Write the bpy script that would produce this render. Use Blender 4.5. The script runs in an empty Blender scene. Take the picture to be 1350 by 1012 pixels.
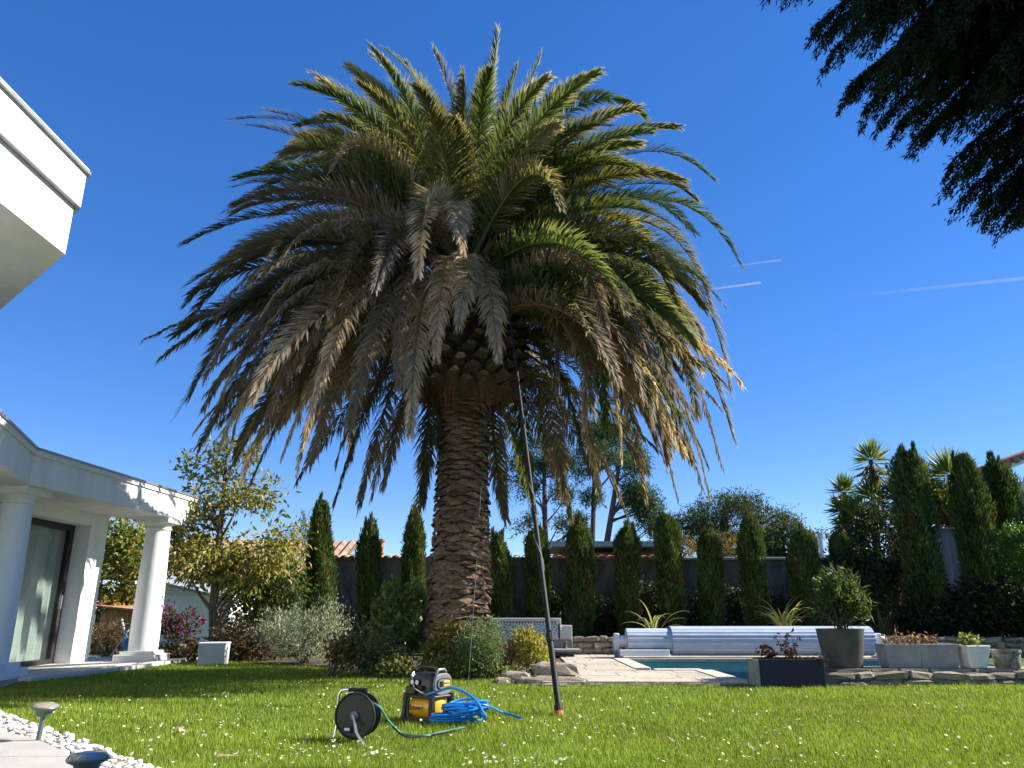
import bpy, bmesh, math, random
import numpy as np
from mathutils import Vector, Matrix
random.seed(7); rng = np.random.default_rng(11)
S = bpy.context.scene; COL = S.collection
R = math.radians

# ---------------------------------------------------------------- camera
CAM_H, PITCH, FPX = 0.9, R(16.65), 1000.0
cam = bpy.data.cameras.new('camera'); cam.sensor_width = 36; cam.lens = 36 * FPX / 1350
cam.clip_start = 0.05; cam.clip_end = 30000
co = bpy.data.objects.new('camera', cam); COL.objects.link(co)
co.location = (0, 0, CAM_H); co.rotation_euler = (R(90) + PITCH, 0, 0); S.camera = co

# ---------------------------------------------------------------- sky, sun, exposure
SUN_AZ, SUN_EL = R(9), R(36)            # azimuth counted from +X towards +Y
w = bpy.data.worlds.new('World'); S.world = w; w.use_nodes = True
nt = w.node_tree; bg = nt.nodes['Background']
sky = nt.nodes.new('ShaderNodeTexSky'); sky.sky_type = 'NISHITA'; sky.sun_disc = False
sky.sun_elevation = SUN_EL; sky.sun_rotation = R(90) - SUN_AZ
sky.air_density = 0.8; sky.dust_density = 0.0; sky.ozone_density = 4.5; sky.altitude = 300
hs = nt.nodes.new('ShaderNodeHueSaturation'); hs.inputs['Saturation'].default_value = 1.47; hs.inputs['Hue'].default_value = 0.516
gm = nt.nodes.new('ShaderNodeGamma'); gm.inputs['Gamma'].default_value = 0.70
nt.links.new(sky.outputs[0], gm.inputs['Color']); nt.links.new(gm.outputs[0], hs.inputs['Color']); nt.links.new(hs.outputs[0], bg.inputs[0]); bg.inputs[1].default_value = 0.138
sl = bpy.data.lights.new('sun', 'SUN'); sl.energy = 4.8; sl.angle = R(0.5); sl.color = (1.0, 0.95, 0.86)
so = bpy.data.objects.new('sun', sl); COL.objects.link(so); so.location = (30, 5, 22)
sv = Vector((math.cos(SUN_EL) * math.cos(SUN_AZ), math.cos(SUN_EL) * math.sin(SUN_AZ), math.sin(SUN_EL)))
so.rotation_euler = sv.to_track_quat('Z', 'Y').to_euler()
S.view_settings.view_transform = 'Standard'; S.view_settings.look = 'None'
S.view_settings.exposure = 1.25; S.view_settings.gamma = 1.0

# ---------------------------------------------------------------- measuring helpers
sp_, cp_ = math.sin(PITCH), math.cos(PITCH)
def ray(px, py):
    u, v = (px - 675) / FPX, (506 - py) / FPX
    return u, cp_ - v * sp_, sp_ + v * cp_
def P(px, py, Y):
    u, yd, zd = ray(px, py); t = Y / yd
    return Vector((u * t, Y, CAM_H + zd * t))
def G(px, py, z=0.0):
    u, yd, zd = ray(px, py); t = (z - CAM_H) / zd
    return Vector((u * t, yd * t, z))

# ---------------------------------------------------------------- materials
def _n(t, k, x=0): n = t.nodes.new(k); n.location.x = x; return n
def mat(name, col, rough=0.7, var=0.2, scale=6.0, bump=0.0, bscale=40.0, metal=0.0, spec=0.3, rnd=0.0, col2=None, coat=0.0, stretch=None, lo=0.35, hi=0.65):
    m = bpy.data.materials.new(name); m.use_nodes = True; t = m.node_tree
    b = t.nodes['Principled BSDF']
    b.inputs['Roughness'].default_value = rough; b.inputs['Metallic'].default_value = metal
    b.inputs['Specular IOR Level'].default_value = spec; b.inputs['Coat Weight'].default_value = coat
    tc = _n(t, 'ShaderNodeTexCoord'); src = tc.outputs['Object']
    oi = _n(t, 'ShaderNodeObjectInfo')
    off = _n(t, 'ShaderNodeVectorMath'); off.operation = 'ADD'
    sc = _n(t, 'ShaderNodeVectorMath'); sc.operation = 'SCALE'; sc.inputs['Scale'].default_value = 37.0
    cmb = _n(t, 'ShaderNodeCombineXYZ')
    for i in range(3): t.links.new(oi.outputs['Random'], cmb.inputs[i])
    t.links.new(cmb.outputs[0], sc.inputs[0]); t.links.new(src, off.inputs[0]); t.links.new(sc.outputs[0], off.inputs[1])
    vec = off.outputs[0]
    if stretch:
        mp = _n(t, 'ShaderNodeMapping'); mp.inputs['Scale'].default_value = stretch
        t.links.new(vec, mp.inputs[0]); vec = mp.outputs[0]
    nz = _n(t, 'ShaderNodeTexNoise'); nz.inputs['Scale'].default_value = scale; nz.inputs['Detail'].default_value = 6
    nz.inputs['Roughness'].default_value = 0.65
    t.links.new(vec, nz.inputs['Vector'])
    rp = _n(t, 'ShaderNodeValToRGB')
    c2 = col2 if col2 else tuple(c * (1 - var) for c in col)
    c1 = col if col2 else tuple(min(1, c * (1 + var * 0.5)) for c in col)
    rp.color_ramp.elements[0].position = lo; rp.color_ramp.elements[1].position = hi
    rp.color_ramp.elements[0].color = (*c2, 1); rp.color_ramp.elements[1].color = (*c1, 1)
    t.links.new(nz.outputs[0], rp.inputs[0]); out = rp.outputs[0]
    if rnd:
        mr = _n(t, 'ShaderNodeMapRange'); mr.inputs['To Min'].default_value = 1 - rnd; mr.inputs['To Max'].default_value = 1 + rnd
        t.links.new(oi.outputs['Random'], mr.inputs[0])
        ml = _n(t, 'ShaderNodeVectorMath'); ml.operation = 'SCALE'
        t.links.new(out, ml.inputs[0]); t.links.new(mr.outputs[0], ml.inputs['Scale']); out = ml.outputs[0]
    t.links.new(out, b.inputs['Base Color'])
    if bump:
        n2 = _n(t, 'ShaderNodeTexNoise'); n2.inputs['Scale'].default_value = bscale; n2.inputs['Detail'].default_value = 5
        t.links.new(vec, n2.inputs['Vector'])
        bp = _n(t, 'ShaderNodeBump'); bp.inputs['Strength'].default_value = bump; bp.inputs['Distance'].default_value = 0.02
        t.links.new(n2.outputs[0], bp.inputs['Height']); t.links.new(bp.outputs[0], b.inputs['Normal'])
    return m
def leafmat(name, rough=0.5, trans=0.3, spec=0.25):
    """Colour comes from the mesh's own 'tint' attribute (leaf pigment)."""
    m = bpy.data.materials.new(name); m.use_nodes = True; t = m.node_tree
    b = t.nodes['Principled BSDF']; o = t.nodes['Material Output']
    b.inputs['Roughness'].default_value = rough; b.inputs['Specular IOR Level'].default_value = spec
    a = _n(t, 'ShaderNodeAttribute'); a.attribute_name = 'tint'
    t.links.new(a.outputs['Color'], b.inputs['Base Color'])
    tr = _n(t, 'ShaderNodeBsdfTranslucent'); g = _n(t, 'ShaderNodeMix'); g.data_type = 'RGBA'; g.blend_type = 'MULTIPLY'
    g.inputs[0].default_value = 1; g.inputs[7].default_value = (1.7, 1.6, 0.9, 1)
    t.links.new(a.outputs['Color'], g.inputs[6]); t.links.new(g.outputs[2], tr.inputs[0])
    mx = _n(t, 'ShaderNodeMixShader'); mx.inputs[0].default_value = trans
    t.links.new(b.outputs[0], mx.inputs[1]); t.links.new(tr.outputs[0], mx.inputs[2]); t.links.new(mx.outputs[0], o.inputs[0])
    return m
M = {}
M['leaf'] = leafmat('leaf', 0.42, 0.36)
M['frond'] = leafmat('frond', 0.55, 0.36, 0.12)
M['dry'] = leafmat('dry_leaf', 0.8, 0.42, 0.1)
M['grass'] = leafmat('grass_blade', 0.55, 0.32, 0.2)
M['needle'] = leafmat('needles', 0.7, 0.2, 0.1)
M['petal'] = leafmat('petal', 0.7, 0.3, 0.1)
M['white'] = mat('white_render', (.78, .77, .73), .85, .09, 1.6, .2, 60, spec=.1, stretch=(1.5, 1.5, .35), lo=.3, hi=.6)
M['white2'] = mat('white_paint_trim', (.76, .76, .74), .7, .08, 2.5, .12, 50, spec=.15, stretch=(2, 2, .4), lo=.3, hi=.6)
M['metal_edge'] = mat('zinc_edge', (.32, .33, .35), .45, .15, 5, metal=.6)
M['terrace'] = mat('pale_concrete', (.56, .54, .49), .85, .15, 3.0, .2, 50, rnd=.06)
M['path'] = mat('path_concrete', (.40, .38, .35), .9, .12, 2.5, .25, 80, rnd=.04)
M['soil'] = mat('soil', (.10, .075, .05), .95, .5, 9, .8, 30)
M['lawn'] = mat('lawn_soil', (.075, .12, .02), .95, .35, 1.2, .5, 60)
M['pebble'] = mat('white_pebble', (.66, .63, .58), .7, .2, 25, rnd=.18)
M['deck'] = mat('deck_stone', (.47, .41, .33), .85, .28, 7, .35, 45, rnd=.10)
M['joint'] = mat('mortar', (.28, .25, .20), .95, .3, 12, .3, 60)
M['coping'] = mat('pool_coping', (.55, .50, .41), .8, .15, 6, .2, 60, rnd=.05)
M['rubble'] = mat('rubble_stone', (.33, .28, .21), .9, .45, 9, .7, 30, rnd=.25)
M['wall'] = mat('grey_render', (.22, .195, .165), .95, .45, 3.5, .5, 25, stretch=(1, 1, .35))
M['wall_pale'] = mat('weathered_white_wall', (.58, .58, .58), .9, .4, 3.0, .3, 20, stretch=(2.5, 1, .3))
M['tile'] = mat('clay_tile', (.42, .20, .12), .85, .45, 8, .3, 60, rnd=.22)
M['roof'] = mat('clay_roof', (.36, .23, .16), .9, .4, 3, .3, 30)
M['bark'] = mat('bark', (.13, .10, .075), .95, .5, 14, .8, 30, stretch=(1, 1, .25))
M['pinebark'] = mat('pine_bark', (.12, .085, .07), .95, .45, 8, .6, 20, stretch=(1, 1, .3))
M['palmbark'] = mat('palm_scar', (.275, .175, .112), .95, .6, 16, .9, 60, rnd=.35, stretch=(1, 1, 2.5))
M['palmcore'] = mat('palm_fibre', (.10, .065, .045), .98, .6, 20, .8, 50)
M['bootside'] = mat('boot_fibre', (.075, .055, .038), .95, .5, 18, .6, 50, rnd=.2)
M['bootcut'] = mat('boot_cut_face', (.44, .33, .19), .85, .45, 30, .5, 60, rnd=.3)
M['black'] = mat('black_plastic', (.018, .018, .019), .42, .3, 12, spec=.5)
M['rubber'] = mat('black_rubber', (.022, .022, .022), .7, .3, 20)
M['grey'] = mat('grey_plastic', (.17, .17, .175), .45, .15, 12, spec=.5)
M['yellow'] = mat('yellow_enamel', (.72, .37, .012), .3, .08, 8, spec=.5, coat=.3)
M['label'] = mat('label_orange', (.85, .50, .06), .5, .05, 8)
M['chrome'] = mat('zinc_tube', (.62, .60, .57), .28, .12, 15, metal=1.0)
M['brass'] = mat('brass', (.70, .48, .20), .35, .2, 15, metal=1.0)
M['hose_blue'] = mat('blue_hose', (.012, .22, .62), .35, .15, 9, spec=.5)
M['hose_green'] = mat('green_hose', (.08, .24, .19), .45, .3, 9, spec=.4)
M['carbon'] = mat('carbon_tube', (.016, .015, .015), .6, .3, 12, spec=.25)
M['orange'] = mat('orange_tip', (.70, .22, .06), .5, .1, 9)
M['lamp_green'] = mat('green_verdigris', (.055, .13, .11), .45, .5, 18, spec=.5, col2=(.10, .10, .06))
M['lamp_top'] = mat('lamp_glass', (.13, .22, .27), .15, .5, 9, spec=.8, col2=(.30, .24, .17), lo=.45, hi=.6)
M['slat'] = mat('cover_slat', (.50, .56, .65), .4, .12, 3, spec=.4, rnd=.08)
M['alu'] = mat('white_alu', (.74, .76, .79), .4, .08, 6, spec=.4)
M['navy'] = mat('navy_planter', (.020, .024, .042), .5, .2, 6)
M['charcoal'] = mat('charcoal_pot', (.10, .095, .09), .8, .35, 5, .2, 40)
M['trough'] = mat('concrete_trough', (.31, .31, .295), .9, .22, 5, .3, 40)
M['whitepot'] = mat('white_pot', (.72, .70, .66), .75, .12, 6, .1, 40)
M['oldpot'] = mat('weathered_pot', (.22, .21, .18), .95, .6, 16, .8, 30)
M['pooltile'] = mat('pool_liner', (.13, .42, .42), .5, .12, 4)
M['fount_white'] = mat('fountain_render', (.64, .63, .60), .85, .12, 6, .2, 50)
M['fount_grey'] = mat('fountain_stone', (.27, .27, .26), .8, .25, 8, .2, 40)
M['shutter'] = mat('door_frame', (.035, .030, .028), .5, .2, 9)
M['curtain'] = mat('pale_curtain', (.74, .73, .70), .9, .06, 3)
M['steel'] = mat('flue_steel', (.55, .56, .58), .35, .1, 9, metal=1.0)
M['maroon'] = mat('dark_red_wall', (.16, .045, .04), .8, .2, 2)
M['slate'] = mat('roof_edge_grey', (.30, .31, .33), .7, .2, 2)
M['wood'] = mat('honey_wood', (.42, .24, .09), .7, .4, 6, .2, 30, stretch=(1, 1, .2))
M['cream'] = mat('cream_render', (.70, .64, .54), .9, .1, 2)
M['bluecloth'] = mat('faded_blue_cloth', (.25, .36, .46), .85, .3, 6)
M['brown_leaf'] = mat('fallen_leaf', (.42, .30, .18), .85, .3, 20)
M['vine'] = mat('dead_vine', (.05, .038, .03), .95, .4, 12)
M['boxwhite'] = mat('pump_box', (.55, .57, .60), .6, .1, 6)
def glass_mat():
    m = bpy.data.materials.new('window_glass'); m.use_nodes = True; t = m.node_tree
    for n in list(t.nodes):
        if n.type != 'OUTPUT_MATERIAL': t.nodes.remove(n)
    tr = _n(t, 'ShaderNodeBsdfTransparent'); tr.inputs[0].default_value = (.75, .80, .78, 1)
    gl = _n(t, 'ShaderNodeBsdfGlossy'); gl.inputs['Roughness'].default_value = 0.02
    lw = _n(t, 'ShaderNodeLayerWeight'); lw.inputs[0].default_value = .5
    fr = _n(t, 'ShaderNodeMath'); fr.operation = 'POWER'; fr.inputs[1].default_value = 3.0; t.links.new(lw.outputs['Facing'], fr.inputs[0])
    mx = _n(t, 'ShaderNodeMixShader'); t.links.new(fr.outputs[0], mx.inputs[0]); t.links.new(tr.outputs[0], mx.inputs[1]); t.links.new(gl.outputs[0], mx.inputs[2])
    t.links.new(mx.outputs[0], t.nodes['Material Output'].inputs[0]); return m
M['glass'] = glass_mat()
def water_mat():
    m = bpy.data.materials.new('pool_water'); m.use_nodes = True; t = m.node_tree
    for n in list(t.nodes):
        if n.type != 'OUTPUT_MATERIAL': t.nodes.remove(n)
    tr = _n(t, 'ShaderNodeBsdfTransparent'); tr.inputs[0].default_value = (.30, .66, .66, 1)
    gl = _n(t, 'ShaderNodeBsdfGlossy'); gl.inputs['Roughness'].default_value = 0.03
    fr = _n(t, 'ShaderNodeFresnel'); fr.inputs[0].default_value = 1.33
    tc = _n(t, 'ShaderNodeTexCoord'); nz = _n(t, 'ShaderNodeTexNoise'); nz.inputs['Scale'].default_value = 3.5
    bp = _n(t, 'ShaderNodeBump'); bp.inputs['Strength'].default_value = .18; bp.inputs['Distance'].default_value = .1
    t.links.new(tc.outputs['Object'], nz.inputs[0]); t.links.new(nz.outputs[0], bp.inputs['Height'])
    t.links.new(bp.outputs[0], gl.inputs['Normal']); t.links.new(bp.outputs[0], fr.inputs['Normal'])
    mx = _n(t, 'ShaderNodeMixShader'); t.links.new(fr.outputs[0], mx.inputs[0]); t.links.new(tr.outputs[0], mx.inputs[1]); t.links.new(gl.outputs[0], mx.inputs[2])
    t.links.new(mx.outputs[0], t.nodes['Material Output'].inputs[0]); return m
M['water'] = water_mat()
def contrail_mat():
    m = bpy.data.materials.new('contrail_ice'); m.use_nodes = True; t = m.node_tree
    b = t.nodes['Principled BSDF']; b.inputs['Base Color'].default_value = (.9, .9, .9, 1); b.inputs['Roughness'].default_value = 1
    b.inputs['Specular IOR Level'].default_value = 0
    tr = _n(t, 'ShaderNodeBsdfTransparent'); tl = _n(t, 'ShaderNodeBsdfTranslucent')
    a = _n(t, 'ShaderNodeAttribute'); a.attribute_name = 'tint'
    m1 = _n(t, 'ShaderNodeMixShader'); m1.inputs[0].default_value = .5
    t.links.new(b.outputs[0], m1.inputs[1]); t.links.new(tl.outputs[0], m1.inputs[2])
    mx = _n(t, 'ShaderNodeMixShader'); t.links.new(a.outputs['Fac'], mx.inputs[0]); t.links.new(tr.outputs[0], mx.inputs[1]); t.links.new(m1.outputs[0], mx.inputs[2])
    t.links.new(mx.outputs[0], t.nodes['Material Output'].inputs[0]); return m
M['contrail'] = contrail_mat()

# ---------------------------------------------------------------- mesh helpers
def org(o):
    v = Vector((0, 0, 0))
    while o is not None: v += o.location; o = o.parent
    return v
def tag(o, label=None, cat=None, group=None, kind=None):
    if label: o['label'] = label
    if cat: o['category'] = cat
    if group: o['group'] = group
    if kind: o['kind'] = kind
    return o
def thing(name, label, cat, loc=(0, 0, 0), group=None):
    o = bpy.data.objects.new(name, None); COL.objects.link(o); o.location = loc; o.empty_display_size = .1
    return tag(o, label, cat, group)
def link(name, me, mt, parent=None, loc=None):
    o = bpy.data.objects.new(name, me); COL.objects.link(o)
    if mt is not None and len(me.materials) == 0: me.materials.append(mt)
    if parent is not None: o.parent = parent
    if loc is not None: o.location = loc
    return o
def rotz(p, a):
    c, s = math.cos(a), math.sin(a); return Vector((p[0] * c - p[1] * s, p[0] * s + p[1] * c, p[2]))
class MB:
    def __init__(s): s.v = []; s.f = []; s.mi = []; s.cur = 0
    def add(s, vs, fs):
        n = len(s.v); s.v += [tuple(v) for v in vs]; s.f += [tuple(i + n for i in f) for f in fs]; s.mi += [s.cur] * len(fs); return s
    def box(s, c, d, rz=0, top=1.0):
        hx, hy, hz = d[0] / 2, d[1] / 2, d[2] / 2; vs = []
        for z, k in ((-hz, 1), (hz, top)):
            for x, y in ((-hx, -hy), (hx, -hy), (hx, hy), (-hx, hy)):
                vs.append(Vector(c) + rotz((x * k, y * k, z), rz))
        return s.add(vs, [(3, 2, 1, 0), (4, 5, 6, 7), (0, 1, 5, 4), (1, 2, 6, 5), (2, 3, 7, 6), (3, 0, 4, 7)])
    def prism(s, poly, z0, z1):
        n = len(poly); a = sum(poly[i][0] * poly[(i + 1) % n][1] - poly[(i + 1) % n][0] * poly[i][1] for i in range(n))
        if a < 0: poly = list(reversed(poly))
        vs = [(p[0], p[1], z0) for p in poly] + [(p[0], p[1], z1) for p in poly]
        return s.add(vs, [tuple(range(n - 1, -1, -1)), tuple(range(n, 2 * n))] + [(i, (i + 1) % n, n + (i + 1) % n, n + i) for i in range(n)])
    def tube(s, pts, rad, n=8, cap=True):
        pts = [Vector(p) for p in pts]; k = len(pts)
        if not hasattr(rad, '__len__'): rad = [rad] * k
        vs = []; prev = None
        for i, p in enumerate(pts):
            t = (pts[min(i + 1, k - 1)] - pts[max(i - 1, 0)])
            t = t.normalized() if t.length > 1e-9 else Vector((0, 0, 1))
            if prev is None: a = t.orthogonal().normalized()
            else:
                a = prev - t * prev.dot(t); a = a.normalized() if a.length > 1e-6 else t.orthogonal().normalized()
            prev = a; b = t.cross(a)
            for j in range(n):
                th = 2 * math.pi * j / n; vs.append(p + (a * math.cos(th) + b * math.sin(th)) * rad[i])
        fs = [(i * n + j, i * n + (j + 1) % n, (i + 1) * n + (j + 1) % n, (i + 1) * n + j) for i in range(k - 1) for j in range(n)]
        if cap: fs += [tuple(range(n - 1, -1, -1)), tuple((k - 1) * n + j for j in range(n))]
        return s.add(vs, fs)
    def lathe(s, prof, n=24, c=(0, 0, 0), cap=True, sx=1, sy=1):
        vs = []
        for r, z in prof:
            for j in range(n):
                th = 2 * math.pi * j / n; vs.append((c[0] + r * sx * math.cos(th), c[1] + r * sy * math.sin(th), c[2] + z))
        k = len(prof)
        fs = [(i * n + j, i * n + (j + 1) % n, (i + 1) * n + (j + 1) % n, (i + 1) * n + j) for i in range(k - 1) for j in range(n)]
        if cap: fs += [tuple(range(n - 1, -1, -1)), tuple((k - 1) * n + j for j in range(n))]
        return s.add(vs, fs)
    def xf(s, m):
        s.v = [tuple(m @ Vector(v)) for v in s.v]; return s
    def mesh(s, name, off=Vector((0, 0, 0))):
        me = bpy.data.meshes.new(name)
        me.from_pydata([(v[0] - off[0], v[1] - off[1], v[2] - off[2]) for v in s.v], [], s.f); return me
    def build(s, name, mt, parent=None, smooth=False, bevel=0, seg=2, base=None):
        """World coordinates in; a child keeps its parent's origin, a top-level mesh gets its own base point."""
        if parent is not None: off = org(parent)
        elif base is not None: off = Vector(base)
        else: off = Vector((0, 0, 0))
        me = s.mesh(name, off)
        for m_ in (mt if isinstance(mt, (list, tuple)) else [mt]): me.materials.append(m_)
        if any(s.mi): me.polygons.foreach_set('material_index', s.mi)
        if smooth:
            me.polygons.foreach_set('use_smooth', [True] * len(me.polygons))
        me.update(); o = link(name, me, None, parent)
        if parent is None: o.location = off
        if smooth:
            try: me.set_sharp_from_angle(angle=R(40))
            except Exception: pass
        if bevel:
            b = o.modifiers.new('bevel', 'BEVEL'); b.width = bevel; b.segments = seg; b.limit_method = 'ANGLE'; b.angle_limit = R(35)
        return o
def npmesh(name, V, F, tint=None, mt=None):
    """V (n,3); F list of arrays (k,3) or (k,4); tint (n,3)"""
    me = bpy.data.meshes.new(name); V = np.ascontiguousarray(V, dtype=np.float32)
    me.vertices.add(len(V)); me.vertices.foreach_set('co', V.ravel())
    idx = np.concatenate([f.ravel() for f in F]).astype(np.int32)
    tot = np.concatenate([np.full(len(f), f.shape[1]) for f in F]).astype(np.int32)
    st = np.concatenate([[0], np.cumsum(tot)[:-1]]).astype(np.int32)
    me.loops.add(len(idx)); me.loops.foreach_set('vertex_index', idx)
    me.polygons.add(len(tot)); me.polygons.foreach_set('loop_start', st); me.polygons.foreach_set('loop_total', tot)
    if tint is not None:
        a = me.color_attributes.new('tint', 'FLOAT_COLOR', 'POINT')
        c = np.ones((len(V), 4), dtype=np.float32); c[:, :3] = np.clip(tint, 0, 1); a.data.foreach_set('color', c.ravel())
    me.update(calc_edges=True)
    if mt is not None: me.materials.append(mt)
    return me
def nrm(a): return a / np.maximum(np.linalg.norm(a, axis=-1, keepdims=True), 1e-9)
def leaves_arrays(pos, axis, ln, wd, tint, fold=0.25):
    n = len(pos); axis = nrm(axis); r = rng.normal(size=(n, 3)); side = nrm(np.cross(axis, r)); up = np.cross(side, axis)
    ln = np.broadcast_to(np.asarray(ln, float).reshape(-1, 1), (n, 1)); wd = np.broadcast_to(np.asarray(wd, float).reshape(-1, 1), (n, 1))
    b = pos; m = pos + axis * ln * .45
    l = m - side * wd * .5 + up * wd * fold; rr = m + side * wd * .5 + up * wd * fold; tip = pos + axis * ln
    V = np.stack([b, rr, tip, l], 1).reshape(-1, 3); i = np.arange(n) * 4
    F = np.concatenate([np.stack([i, i + 1, i + 2], 1), np.stack([i, i + 2, i + 3], 1)])
    return V, F, np.repeat(tint, 4, axis=0)
def tints(n, cols, j=.25):
    c = np.array(cols)[rng.integers(0, len(cols), n)]; return c * rng.uniform(1 - j, 1 + j, (n, 1))
def leafcloud(name, pos, axis, ln, wd, cols, mt, parent, j=.25, fold=.25):
    V, F, T = leaves_arrays(pos, axis, ln, wd, tints(len(pos), cols, j), fold)
    return link(name, npmesh(name, V - np.array(org(parent)), [F], T, mt), None, parent)
def ball(n):
    d = nrm(rng.normal(size=(n, 3))); return d * rng.uniform(0, 1, (n, 1)) ** (1 / 3)
def clumpy(blobs, nclump, per, spread):
    """blobs [(center, (rx,ry,rz))] -> leaf positions in clumps, clump centres, outward axes"""
    vol = np.array([b[1][0] * b[1][1] * b[1][2] for b in blobs]) ** .8; vol /= vol.sum()
    pick = rng.choice(len(blobs), nclump, p=vol)
    c = np.array([blobs[i][0] for i in pick], float); rr = np.array([blobs[i][1] for i in pick], float)
    d = nrm(rng.normal(size=(nclump, 3))) * rng.uniform(.35, 1, (nclump, 1)) ** .6
    cc = c + d * rr
    pos = np.repeat(cc, per, 0) + rng.normal(size=(nclump * per, 3)) * spread
    ax = np.repeat(d, per, 0) * .5 + rng.normal(size=(nclump * per, 3)) * .6
    return pos, ax, cc
def inpoly(X, Y, poly):
    r = np.zeros(len(X), bool); n = len(poly); j = n - 1
    for i in range(n):
        xi, yi = poly[i][0], poly[i][1]; xj, yj = poly[j][0], poly[j][1]
        c = ((yi > Y) != (yj > Y)) & (X < (xj - xi) * (Y - yi) / (yj - yi + 1e-12) + xi); r ^= c; j = i
    return r
# one bevelled unit block shared by many stones
def unit_block(name, mt, bev=.06, rough=0.0, seed=0):
    bm = bmesh.new(); bmesh.ops.create_cube(bm, size=1)
    bmesh.ops.bevel(bm, geom=bm.edges[:], offset=bev, segments=1, affect='EDGES')
    rr = random.Random(seed)
    if rough:
        for v in bm.verts: v.co += Vector((rr.uniform(-1, 1), rr.uniform(-1, 1), rr.uniform(-1, 1))) * rough
    me = bpy.data.meshes.new(name); bm.to_mesh(me); bm.free(); me.materials.append(mt); return me
def place(name, me, parent, c, d, rz=0, rx=0, ry=0):
    o = bpy.data.objects.new(name, me); COL.objects.link(o); o.parent = parent
    o.location = Vector(c) - org(parent); o.scale = d; o.rotation_euler = (rx, ry, rz); return o
# ================================================================ THE SETTING
DZ = 0.06                                            # pool deck level
POOL = [(2.13, 12.25), (2.97, 12.25), (2.97, 10.22), (8.2, 10.22), (8.2, 14.9), (2.13, 14.9)]
DECK = [(.35, 10.15), (2.97, 10.15), (2.97, 12.25), (2.13, 12.25), (2.13, 14.9), (8.2, 14.9), (8.2, 16.35), (.9, 16.35), (.9, 12.2), (.35, 12.2)]
g = MB()
x0, x1, y0, y1 = 2.13, 8.2, 10.22, 14.9; B = 900
for a, b, c, d in ((-B, B, -B, y0), (-B, B, y1, B), (-B, x0, y0, y1), (x1, B, y0, y1)):
    g.add([(a, c, 0), (b, c, 0), (b, d, 0), (a, d, 0)], [(0, 1, 2, 3)])
tag(g.build('lawn', M['lawn']), kind='structure')

# pool: basin walls, floor and water
bs = MB(); k = len(POOL)
PIN = [(2.142, 12.262), (2.982, 12.262), (2.982, 10.232), (8.188, 10.232), (8.188, 14.888), (2.142, 14.888)]
bs.add([(p[0], p[1], DZ - .03) for p in PIN] + [(p[0], p[1], -1.3) for p in PIN], [(i, (i + 1) % k, k + (i + 1) % k, k + i) for i in range(k)] + [tuple(range(k, 2 * k))])
basin = tag(bs.build('pool_basin', M['pooltile']), kind='structure')
wt = MB(); wt.add([(p[0], p[1], -.17) for p in POOL], [tuple(range(k))])
tag(wt.build('pool_water', M['water']), kind='structure')

# pool deck with its paving stones and coping
dk = MB(); dk.prism(DECK, -.12, DZ - .03)
deck = tag(dk.build('pool_deck', M['joint']), kind='structure')
pv = [unit_block('paving_stone', M['deck'], .03, .012, s) for s in range(4)]
Y = 10.17; row = 0
while Y < 16.3:
    hgt = random.choice((.42, .5, .36)); hgt = min(hgt, 16.33 - Y); X = .38 + random.uniform(-.3, 0)
    while X < 8.15:
        wd = random.uniform(.4, .85)
        a, b = max(X, .38), min(X + wd, 8.18)
        xs = [(a, b)]
        cy = Y + hgt / 2
        if 10.1 < cy < 12.25: lim = 2.72
        elif cy < 14.9: lim = 1.86
        else: lim = 8.18
        lo_ = .38 if cy < 12.2 else .92
        a = max(a, lo_); b = min(b, lim)
        if b - a > .08 and hgt > .05:
            place('paving_stone', random.choice(pv), deck, ((a + b) / 2, cy, DZ - .03), (b - a - .012, hgt - .012, .06 + random.uniform(-.004, .004)))
        X += wd
    Y += hgt
cpm = unit_block('coping_stone', M['coping'], .04, .008, 3)
def coping(xa, ya, xb, yb, wdt=.26):
    L = math.hypot(xb - xa, yb - ya); n = max(1, round(L / .5)); ang = math.atan2(yb - ya, xb - xa)
    for i in range(n):
        f = (i + .5) / n
        place('coping_stone', cpm, deck, (xa + (xb - xa) * f, ya + (yb - ya) * f, DZ - .012), (L / n - .008, wdt, .05), ang)
coping(2.0, 12.38, 2.0, 14.78); coping(2.13, 12.12, 2.84, 12.12, .25); coping(2.84, 10.2, 2.84, 11.98); coping(1.87, 14.92, 8.18, 14.92, .24)

# rubble front of the deck (a ragged kerb of stones)
rb = [unit_block('rubble', M['rubble'], .2, .10, s) for s in range(7)]
X = .36
while X < 2.95:
    wd = random.uniform(.16, .34); wd = min(wd, 2.96 - X)
    if wd > .05: place('kerb_stone', random.choice(rb), deck, (X + wd / 2, 10.135 + random.uniform(-.02, .02), .0), (wd, .08, .07 + random.uniform(0, .03)), random.uniform(-.05, .05))
    X += wd
# the two bigger step blocks at its corner
for (xa, ya, za, d) in ((.58, 11.05, .14, (.62, .42, .16)), (.55, 10.45, .035, (.75, .5, .1)), (.05, 10.75, .06, (.35, .3, .13)), (.2, 10.45, .04, (.25, .2, .09)), (-.12, 10.55, .03, (.2, .18, .08))):
    place('step_block', rb[0], deck, (xa, ya, za), d, random.uniform(-.15, .15))

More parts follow.
